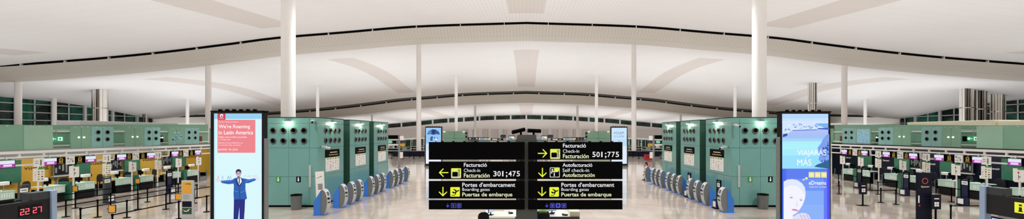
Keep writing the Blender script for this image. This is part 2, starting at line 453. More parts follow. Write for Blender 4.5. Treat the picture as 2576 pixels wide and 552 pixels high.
    if k == 0:
        inner, outer = (b - .44, a + .44) if m < 0 else (a + .44, b - .44)
        part_label(MB().box(inner - .07, inner + .07, c - .06, c, 1.2, 2.55, 'lgrey').build('door_handle', t, .02), 'pale vertical door handle')
        part_label(MB().box(outer - .07, outer + .07, c - .06, c, 1.2, 2.55, 'grey').build('door_handle', t, .02), 'grey vertical door handle')
        for xx, mt in ((a + w / 2 - .62, 'gpic'), (a + w / 2 + .6, 'black')):
            pb = MB().box(xx - .13, xx + .13, c - .02, c, 1.52, 1.86, mt).build('pictogram_plate', t)
            MB().box(xx - .05, xx + .05, c - .026, c - .02, 1.58, 1.72, 'wtxt').disc((xx, c - .026, 1.78), (0, -1, 0), .045, 'wtxt').build('pictogram', pb)
    return t
XL, XR = 12.6, 12.38
for m, X in ((-1, XL), (1, XR)):
    for k, (a, b) in enumerate(((25.2, 28.8), (29.8, 33.5), (34.5, 38.1))): green_block(m, a, b, k, X)

# small security cameras on the near blocks
def make_cam(r):
    MB().box(-.06, .06, -.3, .0, -.06, .06, 'lgrey').build('mount', r, .01)
    MB().cyl((-.04, -.25, -.05), (.1, -.5, -.12), .085, 'lgrey', 14).build('housing', r)
    MB().cyl((.1, -.5, -.12), (.115, -.525, -.127), .06, 'black', 14).build('lens', r)
camp = Proto(make_cam, 'security_camera', 'security camera')
camp.put((-12.75, 25.16, 5.25), 0, 'security camera at the top corner of the nearest left green block', 'security cameras')
camp.put((12.5, 25.16, 5.0), 0, 'white security camera at the top corner of the nearest right green block', 'security cameras')
camp.put((-12.56, 25.6, 3.65), PI / 2, 'small white camera above the notice of the nearest left green block', 'security cameras')
camp.put((12.34, 25.6, 3.65), -PI / 2, 'small white camera above the notice of the nearest right green block', 'security cameras')

# litter bins
def make_bin(r):
    MB().lathe((0, 0, 0), (0, 0, 1), [(.0, 0), (.0, .25), (.03, .27), (.8, .31), (.84, .31)], 'binm', 24).build('body', r)
    MB().lathe((0, 0, 0), (0, 0, 1), [(.82, .31), (.86, .325), (.89, .3), (.88, .2), (.74, .18), (.72, 0)], 'black', 24).build('rim', r)
binp = Proto(make_bin, 'litter_bin', 'litter bin')
binp.put((-13.5, 24.5, 0), 0, 'grey litter bin in front of the nearest left green block', 'grey litter bins')
binp.put((14.0, 24.7, 0), 0, 'grey litter bin in front of the nearest right green block', 'grey litter bins')

# ------------------------------------------------------------------ self check-in kiosks (front faces +X)
def make_kiosk(r):
    MB().prism([(-.47, .02), (-.47, .74), (-.09, 1.34), (-.09, .02)], -.25, .25, 'blue').build('blue_housing', r, .012)
    pr = [(-.09, .03), (-.09, 1.36), (-.03, 1.41), (.06, 1.38), (.15, 1.26), (.215, 1.08), (.25, .88), (.255, .66), (.225, .42), (.16, .2), (.08, .04)]
    MB().prism(pr, -.23, .23, 'lgrey', 'dgrey', smooth=range(2, 10)).build('body', r)
    def on(z):   # x of the front skin at height z
        q = [(.04, .08), (.2, .16), (.42, .225), (.66, .255), (.88, .25), (1.08, .215), (1.26, .15), (1.38, .06)]
        return interp(z, q)
    def plate(mb, y0, y1, z0, z1, m, th):
        n = 4; pts = [(on(z0 + (z1 - z0) * i / n) - .01, z0 + (z1 - z0) * i / n) for i in range(n + 1)]
        out = [(x + th + .01, z) for x, z in pts]
        return mb.prism(pts + out[::-1], y0, y1, m)
    sc = plate(MB(), -.17, .17, 1.0, 1.32, 'white', .012).build('screen_frame', r)
    plate(MB(), -.125, .125, 1.05, 1.27, E(96, 108, 122, .8), .016).build('screen', sc)
    plate(MB(), -.16, -.02, .86, .95, 'black', .03).build('card_reader', r)
    plate(MB(), .03, .15, .84, .93, 'dgrey', .03).build('keypad', r)
    plate(MB(), -.13, .13, .66, .71, 'black', .02).build('ticket_slot', r)
    MB().box(-.5, .14, -.27, .27, 0, .03, 'blue').build('base_plate', r)
kp = Proto(make_kiosk, 'check_in_kiosk', 'self check-in kiosk')
KL = [22.9, 25.15, 26.4, 27.6, 29.65, 30.9, 32.1, 34.2, 35.5, 36.8, 38.6]
KR = [23.7, 26.0, 27.15, 28.35, 30.35, 31.5, 32.7, 34.35, 35.5, 36.6, 38.7]
for i, y in enumerate(KL):
    kp.put((-11.08, y, 0), 0, 'blue and grey self check-in kiosk, %s from the near end of the left row' % ORD[i], 'left row of self check-in kiosks')
for i, y in enumerate(KR):
    kp.put((11.2, y, 0), PI, 'blue and grey self check-in kiosk, %s from the near end of the right row' % ORD[i], 'right row of self check-in kiosks')

# leaning notice board by the first left kiosk
nb = thing('notice_board', 'tall white notice board leaning behind the nearest left kiosk', 'notice board', (-11.95, 24.3, 0), 0)
b_ = MB(); b_.box(-.25, .25, -.02, .02, 0, 2.25, 'paper'); bo = b_.build('board', nb); bo.rotation_euler = (-.06, -.07, 0)
l_ = MB()
for i in range(5): l_.box(-.12, .16, -.025, -.02, 1.2 + i * .07, 1.235 + i * .07, 'txt')
for i in range(3): l_.box(-.17 + i * .1, -.08 + i * .1, -.025, -.02, 1.85 + .04 * i, 1.88 + .05 * i, 'grey')
l_.build('lettering', bo)

# baggage size gauges
def make_sizer(cm, fm):
    def f(r):
        MB().box(-.25, .12, -.27, .27, 0, .03, 'black').build('base', r)
        tr = MB()
        for y in (-.25, .23): tr.box(-.2, .06, y, y + .02, .03, .5, cm)
        tr.box(.04, .06, -.23, .23, .03, .5, cm); tr.box(-.2, -.18, -.23, .23, .03, .5, cm)
        tr.build('gauge_box', r)
        MB().box(.06, .066, -.17, .17, .1, .42, 'paper').build('label_sheet', r)
        MB().box(-.24, -.2, -.2, .2, .03, 1.6, cm).build('back_panel', r)
        hd = MB().box(-.2, -.194, -.18, .18, 1.28, 1.5, 'paper').build('header_sheet', r)
        MB().box(-.194, -.19, -.12, .12, 1.37, 1.41, 'txt').build('lettering', hd)
        fr = MB()
        for y in (-.24, .2): fr.box(-.26, -.18, y, y + .04, .03, 1.68, fm)
        fr.box(-.26, -.18, -.24, .24, 1.64, 1.7, fm); fr.build('frame', r)
    return f
sz = Proto(make_sizer('navy', 'black'), 'baggage_gauge', 'baggage size gauge')
for x, y, l in ((11.25, 24.85, 'beside the nearest right kiosk'), (11.25, 29.35, 'between the fourth and fifth right kiosks'), (11.2, 39.7, 'at the far end of the right kiosks'),
                (27, 25.9, 'at the right counters, nearest of the three'), (27, 29.9, 'at the right counters, middle of the three'), (27, 34.1, 'at the right counters, farthest of the three')):
    sz.put((x, y, 0), PI, 'navy baggage gauge with white sheets ' + l, 'navy baggage gauges')
sg = Proto(make_sizer('sizerd', 'charcoal'), 'baggage_gauge', 'baggage size gauge')
sg.put((-27, 22.6, 0), 0, 'grey baggage gauge frame behind the clock board at left', 'grey baggage gauges')
sg.put((-26.8, 26.9, 0), 0, 'grey baggage gauge frame in the middle of the left counters', 'grey baggage gauges')
sz.put((-26.3, 31, 0), 0, 'navy baggage gauge standing at the far left counters', 'navy baggage gauges')

# ------------------------------------------------------------------ totems
def totem(name, label, X, Y, w, ht, inner, pic):
    """inner: +1 if its aisle side is towards +X; the screen faces the camera"""
    t = thing('advertising_totem', label, 'advertising totem', (X, Y, 0), 0, 'tall lit advertising totems')
    MB().box(-w / 2, w / 2, 0, .36, .15, ht, 'blackm').build('housing', t, .02)
    for s in (-1, 1): MB().box(s * w / 2, s * (w / 2 + .07), .06, .32, .0, ht - 1.15, 'dgrey').build('side_rail', t, .015)
    MB().box(-w / 2 - .1, w / 2 + .1, -.05, .42, 0, .15, 'charcoal').build('base', t)
    cap = MB().box(-w / 2 - .02, w / 2 + .05, .02, .36, ht, ht + .05, 'black')
    for i in range(6): cap.box(-w / 2 + .3 + i * .3, -w / 2 + .38 + i * .3, .05, .2, ht + .05, ht + .12, 'black')
    cap.build('top_cap', t)
    pic(t, w, ht)
    return t
class Pic:
    """flat picture on a totem screen drawn in the photograph's pixels"""
    def __init__(s, X, Y): s.X, s.Y = X, Y; s.mb = MB(); s.n = 0
    def w(s, px, py):
        x, y, z = P(px, py, s.Y); return (x - s.X, -.012 - .0012 * s.n, z)
    def poly(s, pts, c, st=1.):
        s.n += 1; s.mb.poly([s.w(*p) for p in pts], E(*c, st)); return s
    def rect(s, x0, y0, x1, y1, c, st=1.): return s.poly([(x0, y0), (x1, y0), (x1, y1), (x0, y1)], c, st)
    def ell(s, cx, cy, rx, ry, c, n=20, rot=0.):
        return s.poly([(cx + rx * math.cos(2 * PI * i / n) * math.cos(rot) - ry * math.sin(2 * PI * i / n) * math.sin(rot),
                        cy + rx * math.cos(2 * PI * i / n) * math.sin(rot) + ry * math.sin(2 * PI * i / n) * math.cos(rot)) for i in range(n)], c)
    def text(s, t, x0, x1, yt, yb, c, bold=False):
        s.n += 1; o = s.w(x0, yb); k = s.Y / F
        s.mb.text(t, o, (1, 0, 0), (0, 0, 1), (x1 - x0) * k, (yb - yt) * k, E(*c), bold); return s
    def bands(s, x0, x1, ys, cols):
        for (a, b), c in zip(zip(ys, ys[1:]), cols): s.rect(x0, a, x1, b, c)

XT, YT = -12.5, 18.0
def pic_left(t, w, ht):
    p = Pic(XT, YT); B = 335 + 4.5 * F / YT - 15
    p.rect(539, 286, 659, B, (200, 240, 250))
    p.rect(539, 286, 659, 300, (150, 206, 240))
    p.rect(544, 300, 656, B, (216, 246, 251))
    p.rect(548, 286, 568, 303, (205, 58, 84)); p.rect(548, 302, 643, 385, (236, 130, 138))
    p.ell(558, 292, 4.2, 4.6, (246, 238, 240)); p.ell(558.5, 293, 2.2, 2.6, (190, 60, 90)); p.poly([(557, 290), (562, 287), (560, 292)], (246, 238, 240))
    p.text('vodafone', 551, 565, 297, 299.5, (250, 240, 242))
    Wt = (252, 244, 246)
    p.text("Tarifas Vodafone Passport", 551, 601, 306, 309.5, Wt)
    p.text("We're Roaming", 551, 630, 314, 326, Wt, True)
    p.text("in Latin America", 551, 638, 329, 339, Wt, True)
    p.text("Habla como tarifas nacionales", 551, 622, 343, 347.5, Wt); p.text("y navega igual", 551, 581, 350, 354, Wt)
    p.text("Infórmate en www.vodafone.es o en", 551, 612, 358, 361.5, Wt); p.text("tu tienda más cercana", 551, 607, 364, 367, Wt)
    p.text("power to you", 551, 599, 374, 381, Wt)
    # man in a blue suit, arms spread
    cx = 602
    ha = [(541, 454), (548, 451), (558, 456), (557, 460), (548, 458)]; p.poly(ha, (226, 222, 232))
    hb = [(643, 450), (651, 447), (655, 451), (645, 455)]; p.poly(hb, (226, 222, 232))
    S, Sd, Sl = (32, 92, 176), (20, 44, 110), (66, 132, 204)
    p.poly([(557, 455), (586, 453), (591, 449), (597, 452), (594, 462), (576, 464), (559, 461)], S)
    p.poly([(643, 449), (627, 452), (617, 450), (612, 449), (613, 462), (628, 461), (645, 454)], S)
    p.poly([(592, 449), (599, 447), (606, 447), (614, 450), (619, 460), (619, 478), (623, 500), (617, 504), (590, 504), (589, 490), (590, 468), (588, 458)], S)
    p.poly([(590, 502), (618, 502), (617, 530), (615, 556), (604, 556), (604, 522), (600, 556), (589, 556)], (14, 34, 128))
    p.poly([(593, 452), (597, 452), (603, 468), (600, 470)], Sd); p.poly([(609, 452), (613, 452), (606, 470), (603, 468)], Sd)
    p.poly([(600, 449), (608, 449), (610, 458), (604, 466), (599, 455)], (240, 238, 244)); p.poly([(602.5, 450), (605, 450), (604.8, 462), (603.5, 464), (602.4, 460)], Sd)
    p.poly([(592, 480), (601, 482), (601, 484), (592, 482)], Sl); p.poly([(607, 484), (618, 480), (618, 482), (607, 486)], Sl)
    p.poly([(603, 470), (604, 470), (606, 502), (604.5, 502)], Sd); p.poly([(559, 456), (586, 454), (586, 456), (560, 458)], Sl); p.poly([(620, 455), (642, 450), (642, 452), (620, 458)], Sl)
    p.rect(599, 443, 606, 450, (150, 120, 128))
    p.ell(602.3, 437, 6.2, 9.2, (196, 172, 184)); p.poly([(595.5, 437), (595.5, 430), (599, 426.5), (604, 426), (608.5, 429), (609.3, 436), (608, 438), (607, 433), (602, 431.5), (598, 433), (597, 438)], (26, 26, 66))
    p.ell(599.6, 436, 1.1, .7, (40, 40, 80)); p.ell(605, 436, 1.1, .7, (40, 40, 80)); p.poly([(602, 437), (603.3, 440), (601, 440)], (150, 120, 135)); p.ell(602.3, 442.6, 2.3, .8, (246, 240, 244)); p.ell(602.3, 445.6, 2.6, 1.2, (60, 46, 78))
    for (x, c) in ((552, (226, 176, 204)), (563, (176, 196, 236)), (577, (150, 170, 228)), (583, (176, 196, 236))): p.poly([(x - 4, 452), (x, 441), (x + 3, 452), (x + 2, 452), (x, 446), (x - 2, 452)], c)
    for i, x in enumerate((616, 624, 629, 638, 644)): p.poly([(x, 446), (x + 3, 440 + i % 2 * 2), (x + 6, 446), (x + 3, 443.5)], (234, 150, 160) if i % 2 else (190, 206, 238))
    p.mb.build('screen', t)
totem('left', 'tall lit totem with red advert and man in blue suit', XT, YT, 2.25, 5.41, 1, pic_left)
XT2, YT2 = 13.0, 19.4
def pic_right(t, w, ht):
    p = Pic(XT2, YT2); B = 335 + 4.5 * F / YT2 - 15
    p.rect(1967, 287, 2083, B, (60, 100, 232))
    p.bands(1967, 2083, [287, 292, 298, 304, 311], [(184, 216, 252), (178, 214, 252), (194, 224, 252), (206, 230, 252)])
    p.rect(1967, 311, 2083, 425, (120, 176, 240))
    p.bands(1967, 2083, [327, 334, 341, 349, 356, 364, 376, 392, 425], [(176, 192, 246), (168, 190, 246), (160, 192, 246), (160, 212, 248), (172, 236, 250), (170, 240, 250), (164, 234, 250), (150, 222, 250)])
    p.poly([(1967, 308), (1974, 304), (1984, 303), (1993, 309), (1999, 307), (2006, 306), (2014, 309), (2024, 306), (2036, 307), (2046, 312), (2056, 317), (2064, 318), (2072, 322), (2083, 324), (2083, 327), (2052, 327), (2030, 326), (2008, 328), (1990, 330), (1980, 338), (1967, 342)], (212, 228, 250))
    rr = random.Random(5)
    for i in range(34):
        x = 1969 + rr.random() * 84; y = 309 + rr.random() * 14 + (6 if x < 1985 else 0); a = 2 + rr.random() * 4
        p.poly([(x, y), (x + a, y - 1.2), (x + a * 1.6, y + 1.5), (x + a * .6, y + 2.2)], rr.choice([(130, 166, 228), (236, 242, 252), (104, 140, 216), (176, 204, 246)]))
    p.poly([(1967, 338), (1979, 336), (1978, 342), (1967, 346)], (30, 74, 150)); p.poly([(1990, 328), (2052, 326), (2054, 328), (1992, 330)], (70, 120, 210)); p.poly([(2054, 323), (2083, 322), (2083, 327), (2054, 326)], (52, 96, 196))
    p.poly([(2083, 338), (2076, 340), (2068, 350), (2062, 362), (2054, 372), (2056, 384), (2060, 390), (2056, 402), (2064, 410), (2062, 420), (2083, 424)], (122, 158, 236))
    for i in range(26):
        x = 2062 + rr.random() * 17; y = 346 + rr.random() * 74; x = max(x, 2080 - (y - 338) * .7); a = 1.5 + rr.random() * 3
        p.poly([(x, y), (x + a, y - 2), (min(2083, x + a * 1.5), y + 2), (x + a * .4, y + 3)], rr.choice([(40, 84, 190), (130, 170, 240), (24, 60, 150), (60, 108, 212)]))
    p.poly([(2083, 400), (2070, 408), (2052, 414), (2044, 420), (2083, 425)], (34, 96, 140))
    p.text('VIAJARÁS', 2002, 2074, 374, 395, (250, 252, 255)); p.text('MÁS', 2002, 2037, 397, 417, (250, 252, 255))
    p.bands(1967, 2083, [425, 450, 480, 515, B], [(88, 122, 238), (106, 146, 244), (128, 170, 248), (136, 176, 248)])
    p.rect(2068, 425, 2076, B, (96, 118, 244)); p.rect(2076, 425, 2083, B, (70, 76, 244)); p.rect(1967, 425, 1974, 456, (76, 104, 234))
    for i in range(3):
        x = 2030 + i * 15.4; p.rect(x, 433, x + 14, 447, (228, 230, 150)); p.rect(x + 3, 437, x + 11, 443, (246, 240, 180))
    p.rect(2021, 446, 2027, 451.5, (240, 240, 150)); p.rect(2015, 450, 2019, 454, (240, 240, 190))
    p.text('eDreams', 2030, 2073, 455, 465, (246, 248, 255), True); p.text('viajamos contigo', 2030, 2074, 468, 473, (226, 232, 255))
    # portrait
    p.poly([(1967, 457), (1975, 452.5), (1988, 450.5), (2001, 453), (2013, 461), (2020, 472), (2022, 486), (2020, 500), (2015, 514), (2009, 524), (2001, 534), (1990, 541), (1992, 560), (1967, 560)], (242, 242, 252))
    p.poly([(1967, 457), (1975, 452.5), (1988, 450.5), (2001, 453), (2013, 461), (2020, 472), (2022, 486), (2019, 492), (2012, 478), (2000, 468), (1984, 466), (1967, 474)], (222, 232, 248))
    p.poly([(1970, 462), (1988, 455), (2004, 459), (2015, 470), (2010, 470), (1998, 462), (1984, 460)], (224, 232, 250))
    for (x, y, rx) in ((1986, 497, 6), (2010, 503, 5)):
        p.ell(x, y, rx, 2.2, (218, 222, 242), rot=.18); p.ell(x, y, 2.3, 1.9, (140, 160, 212)); p.poly([(x - rx, y - 5), (x, y - 7.2), (x + rx, y - 4), (x, y - 5.8)], (216, 212, 236))
    p.poly([(2000, 503), (2003, 517), (1998, 521), (1996, 519)], (232, 224, 242)); p.ell(1995, 528, 8.5, 2.6, (222, 150, 196), rot=.16); p.ell(1995, 527.4, 7.5, .5, (176, 90, 150), rot=.16)
    p.poly([(1990, 545), (2000, 538), (2012, 535), (2022, 536), (2029, 540), (2033, 548), (2036, 562), (1988, 562)], (226, 222, 242))
    for x in (2006, 2014, 2022): p.poly([(x, 540), (x + 3, 539), (x + 8, 549), (x + 6, 550)], (196, 186, 224))
    p.mb.build('screen', t)
totem('right', 'tall lit totem with blue cove picture and a portrait below', XT2, YT2, 2.29, 5.46, -1, pic_right)
def far_pic(kind, X, Y):
    def f(t, w, ht):
        p = Pic(X, Y); cx = PX0 + X * F / Y; k = F / Y; hw = (w / 2 - .1) * k; T = 335 - (ht - 4.5 - .1) * k; B = 335 + (4.5 - .35) * k
        p.rect(cx - hw, T, cx + hw, B, (190, 222, 246) if kind else (206, 226, 246))
        if kind == 0:
            p.rect(cx - hw, T, cx + hw, T + 40, (150, 196, 236)); p.rect(cx - hw, T + 58, cx + hw, B, (234, 240, 252))
            p.poly([(cx - 16, T + 17), (cx - 12, T + 9), (cx - 3, T + 4), (cx + 6, T + 5), (cx + 14, T + 11), (cx + 16, T + 18), (cx + 8, T + 16), (cx, T + 18), (cx - 8, T + 16)], (28, 84, 156))
            p.poly([(cx - 3, T + 4), (cx + 6, T + 5), (cx + 2, T + 16), (cx - 4, T + 16)], (18, 50, 104)); p.poly([(cx - 12, T + 11), (cx - 5, T + 8), (cx - 6, T + 15), (cx - 12, T + 15)], (92, 142, 204))
            rr = random.Random(3)
            for i in range(18):
                x = cx - 15 + rr.random() * 26; y = T + 22 + rr.random() * 32; a = 2 + rr.random() * 3
                p.poly([(x, y), (x + a, y - 2), (x + a * 1.4, y + 3), (x + 1, y + 4)], rr.choice([(40, 120, 196), (90, 160, 220), (220, 236, 250), (30, 90, 170)]))
        else:
            p.rect(cx - hw + 2, T + 4, cx + hw - 2, T + 28, (206, 230, 248)); p.text('VOLEM', cx - 14, cx + 12, T + 10, T + 16.5, (50, 110, 180)); p.text('QUE HI ARRIBIS', cx - 14, cx + 13, T + 19, T + 26, (90, 150, 210))
            p.ell(cx, T + 36, 4, 4, (120, 180, 224)); p.ell(cx, T + 36, 2.2, 2.4, (200, 226, 246)); p.rect(cx - hw, T + 46, cx + hw, B, (220, 234, 250)); p.rect(cx - 9, T + 66, cx + 8, T + 69, (120, 170, 220))
        p.mb.build('screen', t)
    return f
totem('farl', 'far lit totem with a blue umbrella picture left of the direction sign', -12.45, 56, 2.25, 5.3, 1, far_pic(0, -12.45, 56))
totem('farr', 'far lit totem with pale blue lettering right of the direction sign', 12.45, 56, 2.25, 5.3, -1, far_pic(1, 12.45, 56))

# ------------------------------------------------------------------ direction sign
YS = 17.0
sgn = thing('direction_sign', 'black airport direction sign on a thick grey post', 'direction sign', (0, YS, 0))
k = YS / F
def sw(px, py, off=0.): return ((px - PX0) * k, -off, H - (py - PY0) * k)
def srect(mb, x0, y0, x1, y1, f, b, m):
    a = sw(x0, y1); c = sw(x1, y0); mb.box(a[0], c[0], f, b, a[2], c[2], m); return mb
pst = MB(); a = sw(1298, 552); c = sw(1352, 358)
pst.box(a[0], c[0], .14, .7, 0, c[2], 'charcoal'); 
q = [sw(1296, 358), sw(1352, 358), sw(1348, 340), sw(1302, 340)]
pst.prism([(p_[0], p_[2]) for p_ in q], .16, .68, 'charcoal')
pst.build('post', sgn, .02)
MB().box(-.75, .75, -.05, .9, 0, .04, 'steel').build('foot_plate', sgn)
TX = [Vector((1, 0, 0)), Vector((0, 0, 1))]
Wc, Yc_, Bc = E(236, 236, 240, 1.), E(232, 238, 190, 1.), E(228, 240, 60, 1.)
BLK = M['black']
def arrow(mb, cx, cy, r, d, m, off=.015, w=None):
    """arrow with open head, d = 'l','r','d'"""
    w = w or r * .22
    sh = [(-r, -w / 2), (r * .85, -w / 2), (r * .85, w / 2), (-r, w / 2)]
    h1 = [(r, 0), (r * .1, -r * .9), (r * .1 - w * .75, -r * .9 + w * .5), (r - w * 1.5, 0)]
    h2 = [(x, -y) for x, y in h1]
    rot = {'r': lambda x, y: (x, y), 'l': lambda x, y: (-x, y), 'd': lambda x, y: (y, x), 'u': lambda x, y: (y, -x)}[d]
    for i, pts in enumerate((sh, h1, h2)):
        mb.poly([sw(cx + rot(x, y)[0], cy + rot(x, y)[1], off + .001 * i) for x, y in pts], m)
def rrect(mb, x0, y0, x1, y1, m, off, r=2.):
    pts = []
    for cx, cy, a0 in ((x1 - r, y0 + r, -90), (x1 - r, y1 - r, 0), (x0 + r, y1 - r, 90), (x0 + r, y0 + r, 180)):
        for i in range(5):
            a = math.radians(a0 + i * 22.5); pts.append((cx + r * math.cos(a), cy + r * math.sin(a)))
    mb.poly([sw(x, y, off) for x, y in pts], m)
def st(mb, t, x0, x1, yt, yb, m, bold=False):
    mb.text(t, sw(x0, yb, .014), TX[0], TX[1], (x1 - x0) * k, (yb - yt) * k, m, bold)
def dg(mb, t, x, yt, yb):
    for c in t:
        if c == '1': st(mb, c, x + 1.6, x + 4.9, yt, yb, Wc)
        else: st(mb, c, x, x + 8.4, yt, yb, Wc, True)
        x += 10.3 if c != '1' else 8.6
def pic_checkin(mb, x, y):
    rrect(mb, x, y, x + 25, y + 25, E(226, 236, 90), .014)
    rrect(mb, x + 1, y + 13, x + 24, y + 24, E(200, 200, 180), .0145, 1)
    rrect(mb, x + 3, y + 9, x + 17, y + 21, BLK, .015, 2); mb.poly([sw(px, py, .015) for px, py in ((x + 19, y + 6), (x + 21, y + 6), (x + 21, y + 20), (x + 19, y + 20))], E(60, 60, 40)); mb.poly([sw(x + 20 + 3 * math.cos(i * PI / 5), y + 5 + 3 * math.sin(i * PI / 5), .0155) for i in range(10)], E(60, 60, 40)); mb.poly([sw(x + 20 + 1.5 * math.cos(i * PI / 5), y + 5 + 1.5 * math.sin(i * PI / 5), .016) for i in range(10)], E(226, 236, 90))
def pic_plane(mb, x, y):
    rrect(mb, x, y, x + 24, y + 24, E(228, 240, 50), .014)
    for pts in ([(4, 12), (7, 11), (10, 13), (21, 7), (22.5, 8), (22, 9.5), (9, 16), (7, 16)], [(7, 5), (9.5, 4.5), (17, 9), (13.5, 11)], [(12, 14), (16, 12), (13, 19), (11, 19.5)]):
        mb.poly([sw(x + a_, y + b_, .016) for a_, b_ in pts], BLK)
    mb.poly([sw(x + a_, y + b_, .016) for a_, b_ in ((3, 20), (12, 20), (12, 21.5), (3, 21.5))], BLK)
def pic_self(mb, x, y):
    rrect(mb, x, y, x + 25, y + 25, E(220, 222, 200), .014)
    rrect(mb, x + 1.5, y + 1.5, x + 23.5, y + 23.5, BLK, .0145)
    for (x0, y0, x1, y1, c) in ((11, 2, 23, 9, Bc), (4, 9, 20, 11.5, E(226, 226, 220)), (10, 13, 12.5, 22, E(226, 226, 220)), (3, 11.5, 6, 15, E(226, 226, 220)), (14, 8, 22, 9.8, E(226, 226, 220))):
        mb.poly([sw(x + a_, y + b_, .016) for a_, b_ in ((x0, y0), (x1, y0), (x1, y1), (x0, y1))], c)
    mb.poly([sw(x + 6.5 + 2.4 * math.cos(i * PI / 5), y + 6 + 2.4 * math.sin(i * PI / 5), .016) for i in range(10)], E(226, 226, 220))
BL = E(74, 78, 194)
rows = [(358, 402.5), (407.5, 451.5), (456.5, 500.5), (505, 528)]
def panel(x0, x1, r):
    mb = MB(); srect(mb, x0, rows[r][0], x1, rows[r][1], 0, .13, 'black'); return mb.build('sign_panel', sgn, .006)
for x0, x1, sd in ((1078.5, 1320, 'L'), (1328.5, 1566, 'R')):
    for r in range(4):
        pn = panel(x0, x1, r); mb = MB(); dx = 249 if sd == 'R' else 0
        if r == 0 and sd == 'L': continue
        if (r == 1 and sd == 'L') or (r == 0 and sd == 'R'):
            dy = 0 if sd == 'L' else -48.5
            arrow(mb, 1116 + dx, 435 + dy, 12, 'l' if sd == 'L' else 'r', Bc); pic_checkin(mb, 1135 + dx, 424 + dy)
            st(mb, 'Facturació', 1167 + dx, 1225 + dx, 410.5 + dy, 420.5 + dy, Wc, True); st(mb, 'Check-in', 1167 + dx, 1208 + dx, 425 + dy, 433.5 + dy, Wc)
            st(mb, 'Facturación', 1167 + dx, 1232 + dx, 436.5 + dy, 447.5 + dy, Yc_, True)
            dg(mb, '301' if sd == 'L' else '501', 1241 + dx, 431 + dy, 444.5 + dy); st(mb, ';', 1272.5 + dx, 1276.5 + dx, 433.5 + dy, 447.5 + dy, Wc, True); dg(mb, '475' if sd == 'L' else '775', 1279 + dx, 431 + dy, 444.5 + dy)
        elif r == 1:
            arrow(mb, 1364.5, 435, 12, 'd', Bc); pic_self(mb, 1383, 422)
            st(mb, 'Autofacturació', 1415, 1490, 411, 420.5, Wc, True); st(mb, 'Self check-in', 1415, 1482, 424.5, 433.5, Wc); st(mb, 'Autofacturación', 1415, 1496, 436, 446, Yc_, True)
        elif r == 2:
            arrow(mb, 1114.5 + dx, 483, 12, 'd', Bc); pic_plane(mb, 1133 + dx, 471.5)
            st(mb, "Portes d'embarcament", 1163 + dx, 1296 + dx, 460, 471, Wc, True); st(mb, 'Boarding gates', 1163 + dx, 1232 + dx, 473.5, 483.5, Wc); st(mb, 'Puertas de embarque', 1163 + dx, 1289 + dx, 485, 498, Yc_, True)
        else:
            arrow(mb, 1126.5 + dx, 518, 5, 'd', BL, w=1.6)
            for i in range(2 if sd == 'L' else 3):
                x = 1134.5 + dx + i * 14.5; filled = sd == 'R' and i == 1
                rrect(mb, x, 512, x + 12, 524, BL, .014); 
                if not filled: rrect(mb, x + 1.3, 513.3, x + 10.7, 522.7, BLK, .0145)
                c = BLK if filled else BL
                if i == 1 and sd == 'L' or i != 1 and sd == 'R': mb.poly([sw(a_, b_, .016) for a_, b_ in ((x + 3, 515), (x + 9, 515), (x + 9, 520), (x + 3, 520))], c); mb.poly([sw(a_, b_, .016) for a_, b_ in ((x + 4, 521), (x + 8, 521), (x + 8, 522), (x + 4, 522))], c)
                else: mb.poly([sw(a_, b_, .016) for a_, b_ in ((x + 5, 514.5), (x + 7, 514.5), (x + 7, 517), (x + 9, 518), (x + 8.6, 519), (x + 7, 518.8), (x + 7, 522), (x + 5, 522), (x + 5, 518.8), (x + 3.4, 519), (x + 3, 518))], c)
        mb.build('lettering', pn)
for x in (1112, 1140, 1168, 1196, 1252, 1280, 1372, 1400, 1428, 1484, 1512, 1540):
    MB_ = MB(); srect(MB_, x - 3, 355.8, x + 3, 358, .02, .1, 'black'); MB_.build('top_clip', sgn)
br = MB()
for x in (1303, 1343):
    srect(br, x, 362, x + 4, 526, .13, .15, 'grey')
br.build('bracket', sgn)

# cameras on top of the sign
for (x0, y0, x1, y1, px, lab) in ((1287, 335, 1320, 327, 1310, 'left one tilted upward'), (1327, 330, 1361, 331.5, 1343, 'right one lying level')):
    t = thing('surveillance_camera', 'black surveillance camera on top of the direction sign, ' + lab, 'surveillance camera', (0, YS + .4, H - (342 - PY0) * k), 0, 'cameras on the direction sign')
    oz = t.location.z
    A = Vector(sw(x0, y0)) + Vector((0, -.1, -oz)); Bv = Vector(sw(x1, y1)) + Vector((0, .1, -oz))
    MB().cyl(A, Bv, .062, 'black', 14).build('housing', t)
    d = (Bv - A).normalized()
    hm = MB(); mid = (A + Bv) / 2
    hm.cyl(A + d * .02 + Vector((0, 0, .03)), Bv + Vector((0, 0, .03)), .072, 'black', 10); hm.build('sunshield', t)
    b0 = Vector(sw(px, 343)) + Vector((0, 0, -oz)); b1 = Vector(sw(px, (y0 + y1) / 2 + 1)) + Vector((0, 0, -oz))
    MB().cyl(b0, b1, .045, 'black', 12).build('bracket', t)
    MB().cyl(b0 + Vector((0, 0, -.02)), b0 + Vector((0, 0, .05)), .1, 'black', 14).build('foot', t)
    lens_end = A if px < 1320 else A
    MB().cyl(lens_end - d * .012, lens_end, .045, 'dgrey', 14).build('lens', t)

